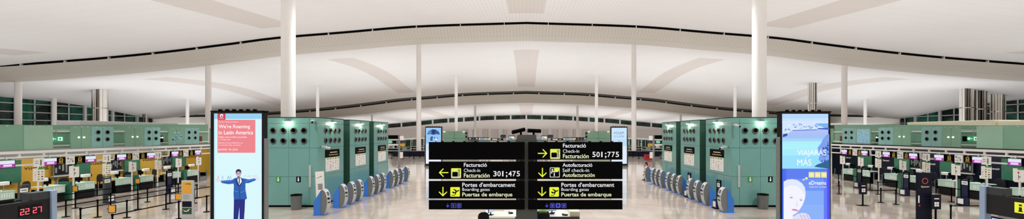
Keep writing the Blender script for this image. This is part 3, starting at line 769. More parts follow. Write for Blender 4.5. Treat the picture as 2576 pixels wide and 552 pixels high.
# ------------------------------------------------------------------ information desk, with a seated person
dk = thing('information_desk', 'white information desk with cream end panels under the direction sign', 'desk', (0, 19.4, 0))
mb = MB(); mb.box(-1.95, 2.0, -.75, .9, .72, .76, 'bwhite'); mb.build('desktop', dk, .01)
MB().box(.95, 2.36, -.86, -.76, .56, .76, 'brown').build('front_edge', dk, .01)
MB().box(-1.95, -.5, -.86, -.76, .62, .74, 'cream').build('front_edge', dk, .01)
MB().box(1.95, 2.4, -.75, .95, 0, .98, 'cream').build('end_panel', dk, .01); MB().box(-1.65, -1.05, .55, 1.0, 0, 1.12, 'cream').build('end_panel', dk, .01)
MB().box(-1.0, 1.9, .9, 1.0, 0, 1.18, 'bwhite').build('back_panel', dk, .01)
MB().box(-1.8, -1.7, -.6, .8, 0, .72, 'cream').box(1.0, 1.1, -.6, .8, 0, .72, 'cream').build('support', dk)
def make_phone(r):
    MB().box(-.09, .09, -.11, .11, 0, .05, 'black').build('body', r, .01); MB().box(-.1, -.04, -.11, .11, .05, .09, 'dgrey').build('handset', r, .01)
php = Proto(make_phone, 'desk_phone', 'telephone')
php.put((-.72, 19.35, .76), .3, 'dark desk phone on the white desk left of the sign post'); php.put((2.0 - .25, 18.9, .76), .6, 'small dark desk phone on the white desk right of the sign post')
def make_screen(r):
    MB().box(-.12, .12, -.1, .1, 0, .02, 'black').build('foot', r); MB().box(-.02, .02, -.02, .02, .02, .16, 'black').build('stem', r)
    s = MB().box(-.22, .22, -.02, .02, .12, .42, 'black').build('bezel', r, .01)
    MB().box(-.205, .205, -.024, -.02, .135, .405, E(186, 206, 240)).build('screen', s)
msp = Proto(make_screen, 'desk_monitor', 'computer monitor')
o = msp.put((1.18, 19.05, .62), .25, 'small lit monitor on the desk right of the seated person'); o.rotation_euler = (-.5, 0, .25); o.location.z = .82
o = msp.put((-1.62, 18.98, .76), 1.15, 'dark computer monitor turned sideways on the left of the desk')
def make_chair(r):
    MB().box(-.24, .24, -.24, .24, .44, .52, 'cloth').build('seat', r, .03)
    q = [(-.2, .62), (.2, .62), (.24, .72), (.24, .9), (.2, 1.0), (.1, 1.06), (-.1, 1.06), (-.2, 1.0), (-.24, .9), (-.24, .72)]
    MB().prism(q, -.29, -.21, 'cloth').build('backrest', r, .015)
    MB().box(-.03, .03, -.27, -.23, .45, .65, 'black').build('back_post', r)
    MB().cyl((0, 0, .1), (0, 0, .45), .03, 'steel', 10).build('gas_post', r)
    for i in range(5):
        a = i * 2 * PI / 5; e = (.27 * math.cos(a), .27 * math.sin(a), .05)
        MB().cyl((0, 0, .11), e, .025, 'black', 8).cyl((e[0], e[1], 0), (e[0], e[1], .05), .03, 'black', 8).build('leg', r)
chp = Proto(make_chair, 'office_chair', 'office chair')
chp.put((-1.95, 18.3, 0), .4, 'dark office chair left of the information desk'); 
chp.put((.73, 18.2, 0), 0, 'office chair of the person seated at the information desk')

def skin_obj(name, parent, pts, edges, mat, sub=2):
    """pts: (x,y,z,rx,ry); first point is the root"""
    me = bpy.data.meshes.new(name); me.from_pydata([p[:3] for p in pts], edges, []); me.materials.append(mat)
    o = bpy.data.objects.new(name, me); C.objects.link(o); o.parent = parent
    sk = o.modifiers.new('skin', 'SKIN'); sk.use_smooth_shade = True
    me.skin_vertices or None
    if not me.skin_vertices: me.attributes
    lay = me.skin_vertices[0] if len(me.skin_vertices) else None
    if lay is None:
        bpy.context.view_layer.objects.active = o
        bpy.ops.mesh.customdata_skin_add(); lay = me.skin_vertices[0]
    for i, p in enumerate(pts):
        lay.data[i].radius = (p[3], p[4]); lay.data[i].use_root = (i == 0)
    s = o.modifiers.new('sub', 'SUBSURF'); s.levels = sub; s.render_levels = sub
    return o
pr = thing('person', 'person seated at the desk, black jacket with lime green shoulders, seen from behind', 'person', (.73, 18.3, 0))
body = [(0, 0, .56, .15, .11), (0, .0, .72, .135, .1), (0, .02, .9, .15, .105), (0, .02, 1.04, .15, .085), (0, .02, 1.12, .055, .055), (0, .04, 1.2, .05, .052), (0, .05, 1.28, .075, .09), (0, .05, 1.36, .078, .095), (0, .04, 1.42, .05, .06),
        (-.18, .02, 1.03, .065, .065), (-.24, .05, .9, .052, .052), (-.26, .12, .78, .042, .042), (-.2, .33, .8, .035, .035), (-.17, .4, .8, .03, .022),
        (.18, .02, 1.03, .065, .065), (.24, .05, .9, .052, .052), (.26, .12, .78, .042, .042), (.2, .33, .8, .035, .035), (.17, .4, .8, .03, .022),
        (-.1, .08, .55, .085, .085), (-.11, .42, .54, .065, .065), (-.11, .44, .3, .05, .05), (-.11, .43, .09, .038, .038), (-.11, .56, .045, .035, .028),
        (.1, .08, .55, .085, .085), (.11, .42, .54, .065, .065), (.11, .44, .3, .05, .05), (.11, .43, .09, .038, .038), (.11, .56, .045, .035, .028)]
for s_, base in ((-1, 13), (1, 18)):
    for q, (dx, dy) in enumerate(((-.03, .07), (-.012, .085), (.008, .08), (.026, .065), (-.045 * s_ * -1, .02))):
        body.append((body[base][0] + dx, body[base][1] + dy, .79, .009, .009))
ed = [(0, 1), (1, 2), (2, 3), (3, 4), (4, 5), (5, 6), (6, 7), (7, 8), (3, 9), (9, 10), (10, 11), (11, 12), (12, 13), (3, 14), (14, 15), (15, 16), (16, 17), (17, 18),
      (0, 19), (19, 20), (20, 21), (21, 22), (22, 23), (0, 24), (24, 25), (25, 26), (26, 27), (27, 28)] + [(13, 29 + i) for i in range(5)] + [(18, 34 + i) for i in range(5)]
skin_obj('body', pr, body, ed, M['skin'])
g = 1.18
jk = [(p[0], p[1], p[2], p[3] * g, p[4] * g) for p in body[:4]] + [(p[0], p[1], p[2], p[3] * 1.25, p[4] * 1.25) for p in body[9:13]] + [(p[0], p[1], p[2], p[3] * 1.25, p[4] * 1.25) for p in body[14:18]]
skin_obj('jacket', pr, jk, [(0, 1), (1, 2), (2, 3), (3, 4), (4, 5), (5, 6), (6, 7), (3, 8), (8, 9), (9, 10), (10, 11)], M['cloth'])
part_label(skin_obj('shoulder_yoke', pr, [(0, .0, 1.07, .12, .1), (-.16, .0, 1.055, .08, .085), (.16, .0, 1.055, .08, .085), (-.235, .02, 1.02, .05, .06), (.235, .02, 1.02, .05, .06)], [(0, 1), (0, 2), (1, 3), (2, 4)], M['lime']), 'lime green shoulders')
tr = [(p[0], p[1], p[2], p[3] * 1.2, p[4] * 1.2) for p in [body[0]] + body[19:23] + body[24:28]]
skin_obj('trousers', pr, tr, [(0, 1), (1, 2), (2, 3), (3, 4), (0, 5), (5, 6), (6, 7), (7, 8)], M['cloth'])
skin_obj('hair', pr, [(0, .0, 1.4, .085, .085), (0, -.02, 1.34, .08, .07), (0, -.1, 1.36, .045, .045)], [(0, 1), (1, 2)], M['hair'])
fc = MB()
for s_ in (-1, 1): fc.disc((s_ * .032, .143, 1.345), (0, 1, 0), .012, 'hair', 10); fc.lathe((s_ * .082, .05, 1.33), (s_, 0, 0), [(0, .03), (.012, .022), (.014, 0)], 'skin', 10)
fc.prism([(-.012, 1.30), (0, 1.345), (.012, 1.30)], .13, .165, 'skin'); fc.box(-.025, .025, .135, .142, 1.265, 1.275, 'red'); fc.build('face', pr)

exec_rows = True
# ------------------------------------------------------------------ check-in rows
XG = 31.0
def Yat(px, X): return X * F / abs(px - PX0)
def glass_panels(m, dY):
    s = SIDE[m]
    segs = [(21.5, 25.7, 'greenm', None), (25.7, 27.3, 'greenl', 'blank'), (28.35, 29.7, 'greenm', 'spots'), (29.7, 31.3, 'greenb', 'vents'), (32.2, 33.8, 'greenm', 'spots'), (33.8, 35.3, 'greenb', 'vents'),
            (36.1, 37.8, 'greenm', 'scribble'), (37.8, 39.5, 'greenb', 'vents')]
    names = {None: 'grey-green frosted panel with two lamp glints, nearest', 'blank': 'pale frosted panel beside the lit exit sign'}
    cnt = {}
    for a, b, mt, kd in segs:
        a += dY; b += dY
        nth = cnt[kd] = cnt.get(kd, 0) + 1
        if kd == 'vents': lab = 'frosted panel with four round vents, %s check-in, %s from the near end' % (s, ORD[nth - 1])
        elif kd == 'spots': lab = 'plain frosted double panel over the %s check-in, %s from the near end' % (s, ORD[nth - 1])
        elif kd == 'scribble': lab = 'frosted panel with light blue pattern over the far %s check-in' % s
        else: lab = names[kd] + ' over the %s check-in' % s
        t = thing('frosted_panel', lab, 'glass panel', (m * XG, (a + b) / 2, 3.47), 0, 'frosted panels over the %s check-in' % s)
        h = (b - a) / 2; e = -m
        mb = MB(); mid = kd not in (None, 'blank')
        for c, d in (((-h, 0), (0, h)) if mid else ((-h, h),)): mb.box(0, e * .05, c + .01, d - .01, 0, 1.49, mt)
        mb.build('pane', t)
        cl = MB()
        for c in (-h * .6, 0, h * .6): cl.box(e * .05, e * .08, c - .06, c + .06, 1.42, 1.48, 'lgrey')
        cl.build('clip', t)
        for c in (-h * .8, h * .8): MB().box(0, m * 1.38, c - .03, c + .03, 1.2, 1.26, 'lgrey').build('wall_bracket', t)
        if kd == 'vents':
            for c in (-h * .42, h * .42):
                for z in (.56, 1.08): 
                    n = MB().lathe((e * .05, c, z), (e, 0, 0), [(0, .15), (.04, .145), (.055, .125), (.03, .11)], 'nozzle', 16); n.disc((e * .06, c, z), (e, 0, 0), .115, 'black', 14); n.build('air_nozzle', t)
        elif kd in ('spots', None):
            for c in (-h * .25, h * .25): MB().lathe((e * .05, c, .72), (e, 0, 0), [(0, .07), (.05, .06), (.06, 0)], E(250, 250, 235, 1.2), 12).build('spot_glint', t)  # small glowing domes that draw the glints on the pane
        elif kd == 'scribble':
            rr = random.Random(4); p = MB()
            if m < 0:
                for i in range(26):
                    y = -h * .6 + rr.random() * h * 1.2; z = .2 + rr.random() * .5
                    p.box(e * .05, e * .056, y, y + .04 + rr.random() * .1, z, z + .08 + rr.random() * .14, pm_blue)
                for y in (-.3, .1): p.box(e * .05, e * .056, y, y + .25, 1.0, 1.1, pm_blue)
            else:
                p.box(e * .05, e * .056, -h * .85, h * .85, .12, 1.36, pm_blue)
                for i in range(60):
                    y = -h * .8 + rr.random() * h * 1.5; z = .16 + rr.random() * 1.1; p.box(e * .056, e * .06, y, y + .05 + rr.random() * .07, z, z + .05, 'greenb')
            p.build('film_pattern', t)
pm_blue = pm('light_blue_film', (150, 200, 226), .4, var=.1, scale=6)

def make_monitor(r):      # faces +X, origin at its rail above
    MB().box(-.1, .04, -.38, .38, -.66, -.17, 'black').build('bezel', r, .01)
    sc = MB().box(.04, .046, -.345, .345, -.63, -.2, E(226, 226, 246)).build('screen', r)
    pt = MB().box(.046, .05, -.345, .345, -.63, -.42, E(166, 60, 160)); pt.box(.05, .054, -.2, .2, -.56, -.45, E(236, 214, 246)); pt.box(.046, .05, -.345, .345, -.24, -.2, E(170, 200, 180)); pt.box(.05, .054, -.26, .26, -.6, -.58, E(230, 170, 224))
    pt.build('picture', sc)
    MB().cyl((-.02, 0, -.2), (-.02, 0, 0), .04, 'white', 8).build('hanger', r)
mon = Proto(make_monitor, 'flight_monitor', 'hanging monitor')
def make_gold(r):
    MB().box(-.06, .02, -.26, .26, -.62, -.14, 'black').build('panel', r, .008)
    g = MB().lathe((.02, 0, -.31), (1, 0, 0), [(0, .12), (.012, .12), (.012, .075), (0, .075)], 'gold', 18)
    for (y, z, w, h) in ((-.12, -.5, .05, .09), (-.05, -.5, .08, .03), (-.05, -.44, .08, .03), (.06, -.5, .05, .09), (-.03, -.33, .06, .03), (-.18, -.57, .36, .025)): g.box(.02, .03, y, y + w, z, z + h, 'gold')
    g.build('emblem', r); MB().cyl((-.02, 0, -.16), (-.02, 0, 0), .02, 'white', 8).build('hanger', r)
gold = Proto(make_gold, 'counter_sign', 'hanging sign')
def make_white(r):
    MB().box(-.05, .02, -.27, .27, -.64, -.1, 'paper').build('panel', r, .008)
    g = MB()
    for (y, z, w, h) in ((-.2, -.3, .1, .12), (-.05, -.28, .22, .03), (-.05, -.36, .18, .03), (.1, -.5, .08, .12), (-.2, -.5, .2, .03)): g.box(.02, .027, y, y + w, z, z + h, 'dgrey')
    g.build('symbols', r); MB().cyl((-.02, 0, -.12), (-.02, 0, 0), .02, 'white', 8).build('hanger', r)
wsig = Proto(make_white, 'notice_sign', 'hanging sign')
def notice(tall):
    def f(r):
        MB().cyl((0, 0, 0), (0, 0, 2.9 if tall else 2.2), .045, 'white', 10).build('pole', r)
        MB().cyl((0, 0, 0), (0, 0, .03), .2, 'steel', 16).build('base', r)
        bd = MB().box(.03, .06, -.3, .3, 1.55, 2.33, 'paper').build('board', r)
        g = MB(); g.box(.06, .066, -.05, .3, 2.25, 2.33, 'gpic')
        cols = ['gold', 'red', 'txt', 'orange', 'grey', 'gpic']
        if tall:
            for i in range(12): y = -.24 + (i % 3) * .17; z = 1.62 + (i // 3) * .15; g.box(.06, .066, y + .02, y + .03 + .03 * (1 + i * 7 % 3), z, z + .04 + .02 * (i * 5 % 3), cols[(i * 5 + i // 3) % 6])
        else:
            g.box(.06, .066, -.04, .03, 2.02, 2.14, 'red'); g.box(.06, .066, -.012, .012, 1.66, 1.95, 'txt'); g.box(.06, .066, .03, .09, 1.8, 1.86, 'txt')
        g.build('symbols', bd)
        if tall:
            b2 = MB().box(.03, .06, -.28, .28, 2.42, 2.95, 'paper').build('upper_board', r)
            MB().box(.06, .066, .06, .14, 2.5, 2.85, 'dgrey').box(.06, .066, -.2, -.04, 2.75, 2.79, 'grey').box(.06, .066, -.2, -.04, 2.62, 2.66, 'grey').build('symbols', b2)
    return f
nsh = Proto(notice(False), 'notice_stand', 'notice stand'); ntl = Proto(notice(True), 'notice_stand', 'notice stand')
def make_counter(r):      # front at x=0 facing +X, 1.25 wide
    MB().box(-.8, -.03, -.6, .6, .02, .9, 'black').build('body', r, .01)
    gl = MB()
    for i in range(5): gl.box(-.03, .03, -.6 + i * .24, -.37 + i * .24, .6, 1.05, 'counterglass')
    gl.build('glass_front', r)
    MB().box(-.8, .05, -.62, .62, 1.05, 1.09, 'counterglass').build('counter_top', r, .006)
    MB().box(-.01, .0, -.58, .58, .03, .58, 'blackm').build('kick_panel', r)
    fl = MB()
    for i in range(5): fl.box(.03, .036, -.05 + i * .12, 0.0 + i * .12, .7, .98, 'paper')
    fl.build('leaflets', r)
    mnt = MB().box(-.5, -.42, -.03, .03, 1.09, 1.25, 'black').build('monitor_arm', r)
    MB().box(-.5, -.45, -.22, .22, 1.2, 1.52, 'black').build('desk_screen', r)
ctr = Proto(make_counter, 'check_in_counter', 'check-in counter')
def make_div(r):
    MB().box(-.7, .08, -.17, .17, 0, 1.2, 'greend').build('glass_body', r, .01); MB().box(-.72, .1, -.19, .19, 1.2, 1.23, 'greend').build('cap', r)
dvd = Proto(make_div, 'glass_divider', 'glass divider')
def make_conv(r):
    MB().box(-1.6, 0, -.42, .42, 0, .42, 'dgrey').build('belt_bed', r, .01); MB().box(-1.55, .01, -.36, .36, .42, .44, 'blackm').build('belt', r)
    for y in (-.46, .42): MB().box(-.1, .02, y, y + .04, 0, .98, 'steel').build('side_post', r, .005)
    MB().box(-1.5, -.1, .42, .46, .4, .75, 'black').build('side_guard', r)
cnv = Proto(make_conv, 'baggage_belt', 'baggage belt')
def make_printer(r):
    MB().cyl((0, 0, 0), (0, 0, .33), .035, 'steel', 8).build('stem', r); MB().box(-.1, .12, -.28, .22, .33, .53, 'bwhite').build('body', r, .02); MB().box(-.08, .1, .22, .3, .33, .53, 'black').build('end_cap', r)
prn = Proto(make_printer, 'tag_printer', 'printer')

def row(m, dY):
    s = SIDE[m]; rz = 0 if m < 0 else PI; e = -m
    glass_panels(m, dY)
    # building behind the counters: upper wall and rear wall
    w = MB()
    pts = [(21.5 + dY, 4.98), (28 + dY, 5.03), (34 + dY, 5.2), (42.5 + dY, 5.36)]
    xw0, xw1 = m * 32.4, m * 32.6
    for (ya, za), (yb, zb) in zip(pts, pts[1:]):
        a, b = sorted((xw0, xw1))
        w.add([(a, ya, 3.45), (b, ya, 3.45), (b, yb, 3.45), (a, yb, 3.45), (a, ya, za), (b, ya, za), (b, yb, zb), (a, yb, zb)],
              [(3, 2, 1, 0), (4, 5, 6, 7), (0, 1, 5, 4), (1, 2, 6, 5), (2, 3, 7, 6), (3, 0, 4, 7)], 'greenm')
    for z in (4.6, 3.62): w.box(m * 32.4, m * 32.3, 21.5 + dY, 42.5 + dY, z - .05, z + .05, 'white')
    o = struct(w, 'wall_%s_upper' % s)
    rw = MB(); rw.box(m * 34, m * 34.2, 19 + dY, 45 + dY, 0, 3.4, 'grey' if m < 0 else 'navyd')
    struct(rw, 'wall_%s_rear' % s)
    struct(MB().box(m * 31.2, m * 34.2, 45.02 + dY, 45.3 + dY, 0, 5.0, 'greenm'), 'wall_%s_end' % s)
    tl = thing('fill_lamp_strip', 'added long white lamp strip under the canopy over the %s counters' % s, 'lamp', (m * 31.6, 31 + dY, 3.2))  # lamp added to brighten the counters and the rear wall
    MB().box(-.12, .12, -9.4, 9.4, .05, .16, 'white').build('housing', tl)
    for y in (-7.6, -2.5, 2.5, 7.6): MB().box(m * -1.1, m * -.1, y - .03, y + .03, .08, .14, 'white').build('arm', tl)
    MB().box(-.08, .08, -9.3, 9.3, .02, .05, E(255, 252, 245, 1.5)).build('tube', tl)
    l = bpy.data.lights.new('strip', 'AREA'); l.shape = 'RECTANGLE'; l.size = .2; l.size_y = 18; l.energy = 300; l.color = (1, .99, .96)
    lo = bpy.data.objects.new('strip_fill', l); C.objects.link(lo); lo.location = (m * 31.6, 31 + dY, 3.2); lo.rotation_euler = (0, m * -.5, 0)
    l = bpy.data.lights.new('strip', 'AREA'); l.shape = 'RECTANGLE'; l.size = .15; l.size_y = 18; l.energy = 110; l.spread = 1.2; l.color = (1, .98, .95)
    lo = bpy.data.objects.new('strip_fill', l); C.objects.link(lo); lo.location = (m * 30.75, 31 + dY, 3.0)
    # coloured brand panels on the rear wall
    xp = m * 34
    if m < 0:
        ps = [(26.0, 30.0, 'vueling', 28.2), (30.2, 31.6, None, 0), (31.7, 35.4, 'vueling', 32.45), (35.6, 38.9, 'vueling', 36.9), (39.2, 44.8, 'vueling', 41.5)]
        for i, (a, b, tx, ty) in enumerate(ps):
            t = thing('brand_panel', 'mustard yellow panel behind the left counters, %s from the near end' % ORD[i], 'wall panel', (xp, (a + b) / 2, 0), 0, 'mustard panels behind the left counters')
            MB().box(.02, .06, (a - b) / 2, (b - a) / 2, 0, 2.75, 'yellow').build('panel', t)
            if tx: MB().text(tx, (.066, ty - (a + b) / 2, 1.9), (0, 1, 0), (0, 0, 1), 1.45, .34, M['txt'], True).build('lettering', t)
    else:
        ps = [(25.0, 28.1), (29.5, 31.9), (33.9, 36.2), (38.2, 40.4), (42.4, 46.0)]; ty_ = [27.2, 30.6, 35.3, 39.7, 44.3]
        for i, (a, b) in enumerate(ps):
            t = thing('brand_panel', 'dark navy panel behind the right counters, %s from the near end' % ORD[i], 'wall panel', (xp, (a + b) / 2, 0), 0, 'navy panels behind the right counters')
            MB().box(-.02, -.06, (a - b) / 2, (b - a) / 2, 0, 2.9, 'navyd').build('panel', t)
            o_ = ty_[i] - (a + b) / 2; tm = MB().text('Spanair', (-.066, o_, 1.78), (0, -1, 0), (0, 0, 1), .7, .2, M['wtxt'], True)
            tm.lathe((-.066, o_ + .16, 1.86), (-1, 0, 0), [(0, .09), (.01, .09), (.01, .055), (0, .055)], 'emblem', 16); tm.build('lettering', t)
    gp = [(25.4, 27.75), (31.2, 32.15), (34.9, 36.3), (39.6, 41.2)] if m < 0 else [(28.2, 29.5), (32.9, 33.9), (36.6, 38.1), (40.6, 42.3)]
    for i, (a, b) in enumerate(gp):
        t = thing('green_screen', 'deep green glass screen behind the %s counters, %s from the near end' % (s, ORD[i]), 'glass screen', (m * 33.6, (a + b) / 2, 0), 0, 'green glass screens')
        MB().box(-.03, .03, (a - b) / 2, (b - a) / 2, 1.2, 2.7, 'greend').build('pane', t)
        for y in ((a - b) / 2 + .1, (b - a) / 2 - .1): MB().box(-.05, .05, y - .03, y + .03, 0, 1.25, 'steel').build('leg', t)
    # grey conveyor hatches
    for i, (y, hw) in enumerate([(30.5, .75), (34.3, .5), (39.15, .45)] if m < 0 else [(32.25, .72), (36.15, .5), (41.4, .45)]):
        t = thing('belt_hatch', 'dark pale-framed baggage hatch behind the %s counters, %s from the near end' % (s, ORD[i]), 'baggage hatch', (m * 33.85, y, 0), 0, 'baggage hatches')
        MB().box(e * .08, e * .16, -hw, hw, 1.42, 2.5, 'dgrey').build('frame', t); MB().box(e * .0, e * .22, -hw - .04, hw + .04, 1.34, 1.42, 'lgrey').build('sill', t); MB().box(e * .16, e * .18, -hw + .05, hw - .05, 1.48, 2.46, 'blackm').build('opening', t)
        q = MB()
        for j in range(6): q.box(e * .18, e * .19, (-.9 + j * .3) * hw, (-.74 + j * .3) * hw, 1.6 + .14 * (j * 2 % 3), 2.0 + .13 * (j % 4), 'dgrey' if j % 2 else 'grey')
        q.build('curtain', t)
    # white canopy
    t = thing('canopy_rail', 'long white canopy rail carrying signs over the %s check-in counters' % s, 'canopy rail', (m * 30.4, 31 + dY, 0))
    ya, yb = -9.8, 9.6
    MB().box(-.1, .1, ya, yb, 3.24, 3.4, 'white').build('top_rail', t); MB().box(-.08, .08, ya, yb, 2.98, 3.08, 'white').build('lower_rail', t)
    y = ya
    while y < yb: 
        MB().box(-.05, .05, y - .05, y + .05, 3.06, 3.26, 'white').build('strut', t); y += 1.27
    for (c0, c1) in ((24.7, 26.2), (29.4, 30.8), (34.0, 35.5), (38.9, 40.3)):
        c0 -= 31; c1 -= 31
        mb = MB(); mb.box(-.06, .06, c0, c1, 2.5, 2.6, 'white')
        for c in (c0, c1): mb.box(-.06, .06, c - .06, c + .06, 2.5, 3.0, 'white')
        mb.build('drop_frame', t)
    for c in (-9.65, 9.45): MB().box(m * .1 - .09, m * .1 + .09, c - .09, c + .09, 0, 3.0, 'white').build('post', t)
    # hanging monitors and signs
    pxs = [17, 123, 225, 303, 377, 438, 495] if m < 0 else [2566, 2463, 2352, 2266, 2176, 2125, 2075]
    ys = [24.3, 26.5, 28.95, 31.16, 33.6, 35.9, 38.4] if m < 0 else [Yat(p, 30.3) for p in (2556, 2463, 2365, 2300, 2232, 2177, 2126)]
    for i, y in enumerate(ys): mon.put((m * 30.25, y, 2.99 + .11), rz, 'hanging flight monitor over the %s counters, %s from the near end' % (s, ORD[i]), 'flight monitors over the %s counters' % s)
    prs = [(1, 2), (3, 4), (5, 6)]
    n1 = n2 = 0
    for a, b in prs:
        d = ys[b] - ys[a]
        for f_ in (.27, .74):
            gold.put((m * 30.3, ys[a] + d * f_, 3.05), rz, 'black gold-emblem sign over the %s counters, %s from the near end' % (s, ORD[n1]), 'gold emblem signs'); n1 += 1
        wsig.put((m * 30.3, ys[a] + d * .5, 3.05), rz, 'white hanging sign over the %s counters, %s from the near end' % (s, ORD[n2]), 'white hanging signs'); n2 += 1
    nt_ = [25.6, 29.75, 33.9] if m < 0 else [Yat(p, 30) for p in (2485, 2333, 2212)]
    ns_ = [27.6, 31.7, 35.9, 38.1] if m < 0 else [Yat(p, 30) for p in (2567, 2408, 2274, 2168, 2122)]
    for i, y in enumerate(nt_): ntl.put((m * 29.95, y, 0), rz, 'tall white notice stand with coloured symbols, %s counters, %s from the near end' % (s, ORD[i]), 'tall notice stands')
    for i, y in enumerate(ns_): nsh.put((m * 29.95, y, 0), rz, 'white notice stand with red mark, %s counters, %s from the near end' % (s, ORD[i]), 'short notice stands')
    # counters
    YC = [23.2, 27.8, 32.4, 37.0] if m < 0 else [Yat(p, 30.4) for p in (2560, 2425, 2275, 2153)]
    YC = [23.2, 27.8, 32.4, 37.0] if m < 0 else [24.6, 29.2, 33.8, 38.4]
    n = 0
    for i, yc in enumerate(YC):
        for q, off in enumerate((-.95, .95)):
            ctr.put((m * 30.35, yc + off, 0), rz, 'black check-in counter with pale glass front, %s row, %s from the near end' % (s, ORD[n]), 'check-in counters of the %s row' % s)
            hc = chp.put((m * 31.75, yc + off * 1.05, 0), PI / 2 * (-1 if m < 0 else 1) + .3 * (-1) ** n, 'black office chair behind the %s check-in counter from the near end, %s row' % (ORD[n], s), 'office chairs of the %s row' % s); hc.scale = (1.1, 1.1, 1.32)
            prn.put((m * 30.7, yc + off + (.35 if q else -.35), 1.09), rz, 'white tag printer on the %s check-in counter from the near end, %s row' % (ORD[n], s), 'tag printers of the %s row' % s); n += 1
        dvd.put((m * 30.3, yc, 0), rz, 'green glass divider between check-in counters of the %s row, %s from the near end' % (s, ORD[i]), 'glass dividers')
        cnv.put((m * 30.4, yc + 2.28, 0), rz, 'grey baggage belt with steel posts in the %s check-in row, %s from the near end' % (s, ORD[i]), 'baggage belts')
    # exit sign in the first opening
    ye = 27.75 + dY
    t = thing('exit_sign', 'lit green exit sign hanging in a gap of the %s frosted panels' % s, 'exit sign', (m * 31.3, ye, 4.1))
    MB().box(0, e * .1, -.45, .4, -.16, .16, E(30, 150, 90)).build('light_box', t)
    g = MB(); Uy = 1 if m < 0 else -1
    g.box(e * .1, e * .106, Uy * -.36, Uy * -.05, -.025, .025, E(235, 250, 240)); 
    g.poly([(e * .107, Uy * -.4, 0), (e * .107, Uy * -.22, .12), (e * .107, Uy * -.22, -.12)], E(235, 250, 240))
    g.box(e * .1, e * .106, Uy * .05, Uy * .33, -.13, .13, E(215, 245, 230)); g.box(e * .106, e * .11, Uy * .13, Uy * .22, -.08, .06, E(30, 140, 90)); g.build('symbols', t)
    MB().box(e * -.02, e * .12, -.7 if m < 0 else .45, -.45 if m < 0 else .7, -.2, .16, 'black').build('battery_box', t)
    MB().cyl((e * .05, 0, .16), (e * .05, 0, .55), .03, 'steel', 8).build('hanger', t)
    # dark red panel in the last opening
    t = thing('red_panel', 'dark red panel low in the last gap of the %s frosted panels' % s, 'wall panel', (m * 32.29, 40.3 + dY, 3.55)); MB().box(0, e * .06, -1.0, 1.2, .1, .62, 'darkred').build('panel', t); MB().box(0, e * .08, -1.0, 1.2, .0, .08, 'white').build('sill', t)
    # spotlight box in the third gap
    t = thing('flood_lamp', 'small twin flood lamp in a gap of the %s frosted panels' % s, 'lamp', (m * 31.6, 35.75 + dY, 4.0)); MB().box(0, e * .3, -.25, .25, -.3, .25, 'black').build('housing', t, .02)
    for y in (-.12, .12): MB().cyl((e * .3, y, .1), (e * .34, y, .1), .07, E(255, 252, 230, 2), 12).build('bulb', t)
    MB().box(0, e * .1, -.03, .03, -.5, -.3, 'black').build('bracket', t)
    # white light trough on the roof behind
    t = thing('roof_trough', 'long pale box on the roof behind the %s check-in panels' % s, 'roof box', (m * 45, 46, 0))
    MB().box(-1.2, 1.2, -5 if m < 0 else -7, 6.5 if m < 0 else 2, 4.6, 5.72, 'cream' if m > 0 else 'lgrey').build('body', t, .03); MB().box(-1.0, 1.0, -4.5, 1.5, 0, 4.6, 'white').build('support', t)
    if m > 0:
        t = thing('roof_trough', 'pale cream box on the right roof at the frame edge', 'roof box', (45, 36, 0)); MB().box(-1.2, 1.2, -3, 2.8, 4.6, 5.6, 'cream').build('body', t, .03); MB().box(-1, 1, -2.5, 2.5, 0, 4.6, 'white').build('support', t)
row(-1, 0.); row(1, 1.4)

# ------------------------------------------------------------------ queue barriers
def post_parts(r, nxt, sign=None):
    MB().lathe((0, 0, 0), (0, 0, 1), [(0, .17), (.015, .17), (.03, .14), (.04, .04)], 'black', 18).build('base', r)
    MB().cyl((0, 0, .03), (0, 0, .86), .032, 'black', 12).build('pole', r)
    MB().cyl((0, 0, .84), (0, 0, .95), .045, 'black', 12).build('head', r)
    if nxt:
        d = Vector((nxt[0], nxt[1], 0)); d.normalize(); n = Vector((-d.y, d.x, 0)) * .006; L = Vector((nxt[0], nxt[1], 0))
        a = d * .045; b = L - d * .045
        MB().add([a + n + Vector((0, 0, .87)), a - n + Vector((0, 0, .87)), b - n + Vector((0, 0, .87)), b + n + Vector((0, 0, .87)),
                  a + n + Vector((0, 0, .92)), a - n + Vector((0, 0, .92)), b - n + Vector((0, 0, .92)), b + n + Vector((0, 0, .92))],
                 [(3, 2, 1, 0), (4, 5, 6, 7), (0, 1, 5, 4), (1, 2, 6, 5), (2, 3, 7, 6), (3, 0, 4, 7)], 'black').build('belt', r)
    if sign:
        pl = MB().box(-.17, .17, -.015, .0, .98, 1.34, 'blackm').build('sign_frame', r)
        MB().box(-.14, .14, -.02, -.015, 1.01, 1.31, sign).build('sign_sheet', pl)
lanes_l = [(-18.15, [18.3, 21.8, 23.7, 26.2], {0: 'orange', 1: 'orange'}), (-21.15, [19.8, 22.1, 24.5, 26.6, 28.9, 31.2], {}), (-22.8, [20.0, 22.2, 24.5, 26.7, 28.9], {}), (-24.6, [22.3, 24.7, 27.1, 29.5], {}), (-26.9, [20.4, 24.9, 28.9, 32.0], {1: 'orange', 2: 'orange'})]
LN = ['nearest the left totem', 'second lane out from the left totem', 'third lane out from the left totem', 'fourth lane out from the left totem', 'lane along the left counters']
for li, (x, ys, sg_) in enumerate(lanes_l):
    for i, y in enumerate(ys):
        nx = (0, ys[i + 1] - y) if i + 1 < len(ys) else None
        t = thing('queue_post', 'black queue post%s, %s, %s from the near end' % (' with amber sign' if i in sg_ else '', LN[li], ORD[i]), 'queue post', (x, y, 0), 0, 'queue posts left of the hall')
        post_parts(t, nx, sg_.get(i))
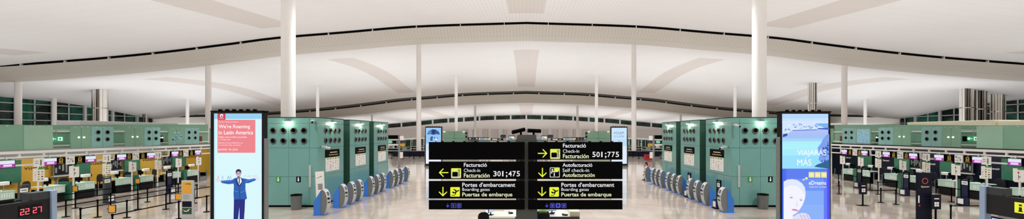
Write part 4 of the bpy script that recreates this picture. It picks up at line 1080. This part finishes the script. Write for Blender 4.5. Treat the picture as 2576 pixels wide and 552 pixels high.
rp = [(23, 30.7, None, 'by itself next to the right totem'), (26.4, 35.3, None, 'in front of the farthest right counter'), (27.35, 33.2, (-.15, 2.1), 'before the far right counters with a short belt'), (25.7, 30.5, (1.7, .2), 'in the middle of the right floor'),
      (22.85, 26.9, None, 'paired post left of the belt on the right floor'), (23.2, 26.2, (-2.3, -.2), 'paired post carrying the belt on the right floor'), (27.4, 30.9, None, 'beside the middle navy baggage gauge'), (20.95, 20.6, (2.6, 0), 'beside the small sign stand near the navy column sign'), (23.55, 20.6, None, 'closing the belt from the small sign stand'),
      (27.6, 27.1, (.3, 3.7), 'beside the nearest navy baggage gauge'), (27.9, 23.6, (-.3, 3.4), 'behind the right information board')]
for x, y, nx, l in rp:
    t = thing('queue_post', 'black queue post ' + l, 'queue post', (x, y, 0), 0, 'queue posts right of the hall'); post_parts(t, nx)

# sign stands on the right floor
def make_stand(r):
    MB().box(-.3, .3, -.18, .18, 0, .025, 'black').build('base', r); MB().cyl((0, 0, .02), (0, 0, .75), .04, 'black', 12).build('pole', r)
    p = MB().box(-.24, .24, -.03, .0, .7, 1.43, 'navyd').build('panel', r); g = MB().box(-.1, .14, -.035, -.03, 1.2, 1.25, 'wtxt')
    for x in (-.09, .03):
        for z in (.84, .96): g.box(x, x + .1, -.035, -.03, z, z + .1, 'paper')
    g.build('lettering', p)
stp = Proto(make_stand, 'sign_stand', 'sign stand')
stp.put((20.8, 25.8, 0), 0, 'small dark sign stand alone on the right floor beside the totem', 'dark sign stands'); stp.put((20.35, 20.75, 0), 0, 'small dark sign stand between navy column sign and information board', 'dark sign stands')

# pylons
py = thing('column_sign', 'tall dark navy column sign with a round red emblem', 'column sign', (20.0, 21.0, 0))
MB().box(-.36, .36, -.06, .06, .03, 2.5, 'navyd').build('panel', py, .01); MB().box(-.45, .45, -.2, .2, 0, .03, 'black').build('base', py)
mb = MB().lathe((.0, -.06, 2.08), (0, -1, 0), [(0, .16), (.01, .16), (.01, .11), (0, .11)], 'emblem', 20); mb.text('Spanair', (-.2, -.068, 1.74), (1, 0, 0), (0, 0, 1), .42, .1, M['wtxt'], True)
for i in range(4): mb.box(-.1, .3, -.066, -.06, 1.2 - i * .12, 1.215 - i * .12, 'sizerd')
mb.box(-.34, -.28, -.066, -.06, .98, 1.35, 'wtxt'); mb.disc((-.28, -.066, .85), (0, -1, 0), .05, 'red', 14); mb.build('lettering', py)
py = thing('column_sign', 'grey column sign with amber top panel among the left barriers', 'column sign', (-17.35, 21.4, 0))
MB().box(-.29, .29, -.06, .06, .03, 2.06, 'lgrey').build('panel', py, .01); MB().box(-.34, .34, -.2, .2, 0, .03, 'black').build('base', py)
pn = MB().box(-.24, .24, -.066, -.06, 1.4, 1.98, 'orange').build('amber_sheet', py); MB().text('vueling', (-.1, -.07, 1.84), (1, 0, 0), (0, 0, 1), .3, .09, M['txt'], True).build('lettering', pn)
MB().box(-.24, .24, -.066, -.06, .7, 1.0, 'navyd').build('dark_sheet', py)
pn = MB().box(-.24, .24, -.066, -.06, .34, .66, pm('aerial_green', (40, 74, 44), .5)).build('picture_sheet', py)
mb = MB().poly([(-.22, -.068, .58), (-.12, -.068, .52), (0, -.068, .5), (.1, -.068, .6), (.16, -.068, .62), (.06, -.068, .48), (-.1, -.068, .46)], 'paper'); mb.build('aeroplane', pn)
mb = MB()
for i in range(4): mb.box(-.2, .14 - .05 * (i % 2), -.066, -.06, 1.12 + i * .06, 1.135 + i * .06, 'grey')
mb.build('lettering', py)

# ------------------------------------------------------------------ foreground boards
t = thing('clock_board', 'black information board with red digital clock at the left edge', 'information board', (-13.35, 11.7, 0))
MB().box(-.12, 0, -3.2, 0, 2.05, 2.66, 'board').build('panel', t, .01); MB().box(-.3, -.0, -.42, .0, 2.66, 2.87, 'sizerd').build('top_box', t, .01)
po = MB().box(-.16, .06, 0, .13, 0, 2.88, pm('blue_grey_post', (150, 172, 200), .35)).build('post', t, .015)
MB().box(-.16, .02, -3.3, -3.2, 0, 2.7, 'lgrey').build('post', t, .015)
ck = MB().box(.0, .02, -.72, -.2, 2.28, 2.56, 'blackm').build('clock', t)
seg = {'2': 'abged', '7': 'abc'}
g = MB(); u0 = -.7
for i, ch in enumerate('22 27'):
    if ch == ' ': u0 += .055; continue
    w_, h_ = .07, .07
    y0_ = u0; zb = 2.33
    for sname in seg[ch]:
        (ya, za, yb, zb_) = {'a': (0, 2, 1, 2), 'g': (0, 1, 1, 1), 'd': (0, 0, 1, 0), 'b': (1, 1, 1, 2), 'c': (1, 0, 1, 1), 'e': (0, 0, 0, 1), 'f': (0, 1, 0, 2)}[sname]
        a_ = (y0_ + ya * w_, zb + za * h_); b__ = (y0_ + yb * w_, zb + zb_ * h_)
        g.box(.02, .025, min(a_[0], b__[0]) - .009, max(a_[0], b__[0]) + .009, min(a_[1], b__[1]) - .009, max(a_[1], b__[1]) + .009, E(255, 90, 110, 1.6))
    u0 += .115
g.build('digits', ck)
sc = MB().box(-.1, -.02, -3.0, -1.1, 1.2, 1.98, 'black'); sc.box(-.1, -.02, -1.0, -.08, 1.2, 1.98, 'black').build('monitor', t, .01)
MB().box(-.02, -.012, -.95, -.13, 1.26, 1.93, E(60, 70, 235)).box(-.012, -.008, -.95, -.13, 1.88, 1.93, E(200, 220, 250)).box(-.02, -.012, -2.9, -1.2, 1.26, 1.93, E(60, 70, 235)).build('screen', t)
MB().box(-.1, -.02, -.75, -.45, 1.99, 2.05, 'grey').build('label_plate', t)

t = thing('information_board', 'black information board with yellow i symbol at the right edge', 'information board', (14.0, 12.7, 0))
MB().box(0, .12, -3.4, 0, 2.05, 2.64, 'board').build('panel', t, .01); MB().box(0, .3, -.42, .0, 2.64, 2.86, 'sizerd').build('top_box', t, .01)
MB().box(-.06, .16, 0, .15, 0, 2.88, M['blue_grey_post'] if 'blue_grey_post' in M else bpy.data.materials['blue_grey_post']).build('post', t, .015)
MB().box(-.02, .16, -3.5, -3.4, 0, 2.7, 'lgrey').build('post', t, .015)
MB().box(.0, .02, -3.3, -.3, 1.98, 2.05, 'grey').build('shelf_strip', t)
g = MB().box(-.012, 0, -1.02, -.74, 2.22, 2.52, E(236, 236, 60))
g.box(-.016, -.012, -.92, -.85, 2.27, 2.39, 'txt'); g.box(-.016, -.012, -.94, -.83, 2.26, 2.285, 'txt'); g.box(-.016, -.012, -.92, -.85, 2.42, 2.47, 'txt'); g.build('pictogram', t)
g = MB()
for z, s_, mt in ((2.46, 'Informació', Wc), (2.33, 'Information', Wc), (2.2, 'Información', Bc)): g.text(s_, (-.013, -1.06, z), (0, -1, 0), (0, 0, 1), .75, .1, mt, True)
g.build('lettering', t)
for y in (-.1, -.98, -1.86):
    mo = MB().box(.02, .1, y - .84, y, 1.2, 1.98, 'black').build('monitor', t, .01)
    s2 = MB().box(.012, .02, y - .8, y - .04, 1.26, 1.94, E(66, 76, 226))
    for q in range(5): s2.box(.008, .012, y - .76, y - .3 - .05 * (q % 2), 1.78 - q * .11, 1.81 - q * .11, E(206, 216, 250))
    s2.box(.008, .012, y - .8, y - .04, 1.88, 1.94, E(190, 214, 250)); s2.build('screen', mo)

# ------------------------------------------------------------------ far background
def far_block(m):
    t = thing('service_block', 'far green glass block behind the %s end of the direction sign' % SIDE[m], 'service block', (m * 14.9, 88, 0), 0, 'far green glass blocks')
    cl = MB()
    for a, b in ((-2.3, 0), (0, 2.3)):
        for c, d in ((.2, 1.8), (1.8, 3.4), (3.4, 4.9)): cl.box(a + .02, b - .02, -1.8, 1.8, c, d - .03, 'greenm')
    cl.build('cladding', t); MB().box(-2.2, 2.2, -1.7, 1.7, 0, .2, 'black').build('plinth', t)
    for z in (4.4, 3.7):
        for y in (-1.2, -.5, .2): 
            MB().cyl((-m * 2.3, y, z), (-m * 2.38, y, z), .22, 'black', 12).build('air_nozzle', t)
    for x in (-2.0, 2.0):
        MB().cyl((x, -1.95, 4.7), (x, -1.95, 4.8), .18, E(255, 250, 225, 3), 10).build('wall_lamp', t)
far_block(-1); far_block(1)
def far_shop(m):
    t = thing('shop_stand', 'low far shop stand with dark banner above the %s sign panels' % SIDE[m], 'shop stand', (m * 11.9, 102, 0), 0, 'far shop stands')
    MB().box(-2.8, 2.8, -1, 1, 0, 1.1, 'white').build('counter', t); MB().box(-2.7, 2.7, .8, 1, 1.1, 2.9, 'lgrey').build('back_wall', t)
    b = MB().box(-2.8, 2.8, -1.05, 1.0, 2.9, 3.4, 'black').build('banner', t)
    q = MB()
    for i in range(7): q.box(-2.7 + i * .78, -2.2 + i * .78, -1.07, -1.05, 2.95, 3.25, ['yellow', 'paper', 'blue', 'paper', 'yellow', 'blue', 'paper'][i])
    q.build('logos', b)
    for x in (-2.7, 2.7): MB().box(x - .08, x + .08, -1, -.85, 1.1, 2.9, 'grey').build('post', t)
    g = MB()
    for i in range(9): g.box(-2.5 + i * .56, -2.1 + i * .56, -.3, .2, 1.1, 1.5 + .25 * (i % 3), ['paper', 'yellow', 'blue', 'lgrey', 'green'][i % 5])
    g.build('goods_display', t)
far_shop(-1); far_shop(1)
def make_fids(r):
    MB().cyl((0, 0, 0), (0, 0, 3.3), .07, 'grey', 10).build('pole', r); MB().box(-.62, .62, -.1, .1, 3.3, 4.05, 'black').build('bezel', r); MB().box(-.55, .55, -.11, -.1, 3.38, 3.98, E(40, 54, 70)).build('screen', r); MB().cyl((0, 0, 0), (0, 0, .05), .4, 'black', 14).build('base', r)
fds = Proto(make_fids, 'flight_display', 'flight display')
fds.put((-5.55, 100, 0), 0, 'far black flight display on a pole just left of the sign post', 'far flight displays'); fds.put((5.8, 100, 0), 0, 'far black flight display on a pole just right of the sign post', 'far flight displays')
def make_lb(r):
    MB().box(-.75, .75, -.15, .15, 0, 3.9, 'charcoal').build('housing', r); s = MB().box(-.6, .6, -.17, -.15, 2.7, 3.7, E(240, 240, 226)).build('screen', r)
    MB().box(-.5, -.1, -.18, -.17, 2.9, 3.5, E(70, 100, 60)).box(0, .5, -.18, -.17, 2.85, 3.3, E(120, 110, 90)).build('picture', s)
lbp = Proto(make_lb, 'light_box', 'light box')
lbp.put((-3.3, 95, 0), 0, 'small far light box left of the sign post top', 'far light boxes'); lbp.put((4.1, 95, 0), 0, 'small far light box right of the sign post top', 'far light boxes')
# white display stands in front of the far shops
def make_disp(k):
    def f(r):
        MB().box(-1.1, 1.1, -.4, .4, 0, 1.0, 'white').build('counter', r); MB().box(-1.1, 1.1, .3, .4, 1.0, 3.1, 'greenb' if k else 'white').build('back_panel', r)
        for x in (-1.1, 1.04): MB().box(x, x + .06, -.4, -.34, 1.0, 3.1, 'grey').build('post', r)
        h = MB().box(-1.15, 1.15, -.45, .4, 3.1, 3.45, 'paper' if k else 'black').build('header', r)
        MB().box(-.9, .1, -.46, -.45, 3.18, 3.36, 'blue' if k else 'paper').box(.3, .8, -.46, -.45, 3.18, 3.36, 'yellow' if k else 'green').build('header_print', h)
        g = MB()
        for i in range(6): g.box(-1 + i * .35, -.75 + i * .35, -.1, .2, 1.0, 1.4 + .5 * ((i * 7) % 4) / 3, ['black', 'paper', 'blue', 'yellow', 'dgrey', 'white'][(i + k) % 6])
        g.build('goods_display', r)
    return f
dps = [Proto(make_disp(0), 'display_stand', 'display stand'), Proto(make_disp(1), 'display_stand', 'display stand')]
for i, (x, y, q) in enumerate(((-8.4, 84, 1), (-5.6, 80, 0), (-2.9, 86, 1), (3.1, 86, 1), (5.9, 80, 0), (8.6, 84, 1))):
    dps[q].put((x, y, 0), 0, '%s far display stand seen over the sign, %s from the left of six' % (('black-headed', 'white-headed')[q], ORD[i]), 'far display stands')
# masts with a cross bar in front of the far check-in
for m in (-1, 1):
    s = SIDE[m]
    t = thing('camera_mast', 'grey mast with a white cross bar beyond the %s kiosks' % s, 'mast', (m * 16.6, 54.5, 0), 0, 'grey masts')
    MB().box(-.11, .11, -.11, .11, 0, 4.25, 'grey').build('pole', t); MB().box(-.3, .3, -.3, .3, 0, .05, 'steel').build('base', t)
    MB().box(m * .1, m * 3.2, -.06, .06, 2.85, 3.02, 'white').build('cross_bar', t); MB().box(m * .1, m * 1.6, -.12, .02, 3.7, 4.2, 'black').build('display', t)
    for (xa_, xb_, za_, zb_, mt) in ((.12, .6, 3.55, 4.1, 'paper'), (.2, .85, 3.2, 3.5, 'brown'), (.12, .75, 2.75, 3.1, 'yellow'), (.4, 1.0, 2.2, 2.65, 'dgrey'), (.12, .5, 1.2, 2.0, 'white')):
        MB().box(-m * xa_, -m * xb_, -.1, .02, za_, zb_, mt).build('sign_plate', t)
    # far check-in islands
    yb0 = 92
    for i in range(5):
        y = yb0 + i * 6
        t = thing('check_in_island', 'far check-in island beyond the %s kiosks, %s from the near end' % (s, ORD[i]), 'check-in island', (m * 29, y, 0), 0, 'far check-in islands')
        MB().box(-1.2, 1.2, -1.6, 1.6, 0, 1.1, 'blackm').build('counter', t); MB().box(-1.25, 1.25, -1.65, 1.65, 1.1, 1.2, 'counterglass').build('counter_top', t)
        MB().box(-2.2, 2.2, -1.7, 1.7, 2.9, 3.1, 'white').build('canopy', t)
        for x in (-1.9, 1.9): MB().box(x - .07, x + .07, -.07, .07, 0, 2.9, 'white').build('post', t)
        MB().box(-.9, -.1, -1.72, -1.62, 2.25, 2.8, E(64, 60, 200) if i % 2 else E(120, 200, 170)).build('monitor', t); MB().box(.2, .8, -1.72, -1.62, 2.3, 2.8, 'black').build('hanging_sign', t)
        MB().box(-1.5, 1.5, 1.0, 1.1, 1.2, 2.8, 'greend' if i % 2 else 'dgrey').build('back_screen', t)
        MB().box(-.4, .3, -.4, .4, 1.2, 1.65, 'bwhite').build('desk_equipment', t)
        MB().box(-1.0, -.6, -1.72, -1.62, 1.4, 2.0, 'paper').build('notice_sheet', t); MB().box(.5, .95, -1.72, -1.62, 1.25, 2.1, 'black').build('desk_screen', t); MB().box(-2.2, 2.2, -1.72, -1.7, .55, .7, 'white').build('rail', t)
        for x in (-1.5, -.3, 1.0): MB().cyl((x, -1.6, 1.2), (x, -1.6, 2.9), .05, 'white', 8).build('hanger', t)
    for i in range(8):
        x = m * (17.5 + (i % 4) * 1.9); y = 72 + (i // 4) * 4
        t = thing('queue_post', 'far black queue post beyond the %s kiosks, %s of the %s rank' % (s, ORD[i % 4], 'front' if i < 4 else 'rear'), 'queue post', (x, y, 0), 0, 'far queue posts')
        MB().cyl((0, 0, 0), (0, 0, .04), .2, 'black', 12).build('base', t); MB().cyl((0, 0, .04), (0, 0, 1.0), .06, 'black', 10).build('pole', t)
        if i % 4 < 3: MB().box(m * .06, m * 1.84, -.01, .01, .8, .95, 'navyd').build('belt', t)
    t = thing('far_counter', 'long dark counter front behind the far %s queue posts' % s, 'counter', (m * 21, 80, 0)); MB().box(-4.5, 4.5, -.4, .4, 0, 1.0, 'navyd').build('body', t); MB().box(-4.6, 4.6, -.5, .5, 1.0, 1.06, 'grey').build('counter_top', t)
t = thing('armchair', 'small red armchair beyond the right kiosks', 'armchair', (19.2, 66, 0))
MB().box(-.5, .5, -.4, .4, .15, .5, 'red').build('seat', t, .05); MB().box(-.5, .5, .3, .5, .5, 1.05, 'red').build('backrest', t, .05)
for x in (-.55, .45): MB().box(x, x + .12, -.4, .4, .15, .75, 'red').build('armrest', t, .03)
for x in (-.4, .4):
    for y in (-.3, .3): MB().cyl((x, y, 0), (x, y, .16), .03, 'steel', 8).build('leg', t)

# ------------------------------------------------------------------ lights, world, camera
def up(x, y, z, sx, sy, w):  # broad unseen area lights standing in for the hall's uplight floods
    l = bpy.data.lights.new('uplight', 'AREA'); l.shape = 'RECTANGLE'; l.size = sx; l.size_y = sy; l.energy = w; l.color = (.985, 1, 1.03)
    o = bpy.data.objects.new('uplight', l); C.objects.link(o); o.location = (x, y, z); o.rotation_euler = (PI, 0, 0)
for x in (-118, 118):
    up(x * .88, 40, 6.0, 26, 60, 1000); up(x * .9, 108, 6.0, 24, 46, 1250); up(x * 1.1, 160, 6.0, 22, 36, 1500)
for x in (-84, -42, 0, 42, 84):
    up(x, 30, 6.2, 38, 84, 5600); up(x, 110, 6.2, 38, 50, 4800); up(x, 196, 6.2, 38, 60, 4500)
def spot(x, y, z, w):  # unseen spots added to brighten the floor and lower hall
    l = bpy.data.lights.new('fill_spot', 'SPOT'); l.energy = w; l.spot_size = 2.7; l.spot_blend = 1; l.shadow_soft_size = .5; l.color = (.985, 1, 1.03)
    o = bpy.data.objects.new('fill_spot', l); C.objects.link(o); o.location = (x, y, z)
for y, w_ in ((20, 3500), (44, 4500), (66, 3500)): spot(0, y, 19.5, w_)
for x in (-44, -15, 15, 44):
    for y, w_ in ((-6, 8500), (14, 6500), (40, 6500), (70, 5000)):
        spot(x, y, min(z1(x, y), 19) - 1.2, w_)
    spot(x, 112, 15, 5000); spot(x, 150, 13, 4500); spot(x, 196, 9, 5000)
w = bpy.data.worlds.new('World'); bpy.context.scene.world = w; w.use_nodes = True
w.node_tree.nodes['Background'].inputs[0].default_value = (.02, .03, .05, 1); w.node_tree.nodes['Background'].inputs[1].default_value = .3
cam = bpy.data.cameras.new('camera'); co = bpy.data.objects.new('camera', cam); C.objects.link(co)
co.location = (0, 0, H); co.rotation_euler = (PI / 2, 0, 0)
cam.sensor_width = 36; cam.lens = 36 * F / 2576; cam.shift_x = -(PX0 - 1288) / 2576; cam.shift_y = (PY0 - 276) / 2576; cam.clip_end = 600; cam.clip_start = .1
S = bpy.context.scene; S.camera = co
S.view_settings.view_transform = 'Standard'; S.view_settings.look = 'None'; S.view_settings.exposure = 0; S.view_settings.gamma = 1; S.view_settings.use_curve_mapping = False
S.cycles.use_denoising = True; S.cycles.max_bounces = 8; S.cycles.diffuse_bounces = 5; S.cycles.caustics_reflective = False; S.cycles.caustics_refractive = False; S.cycles.sample_clamp_indirect = 6
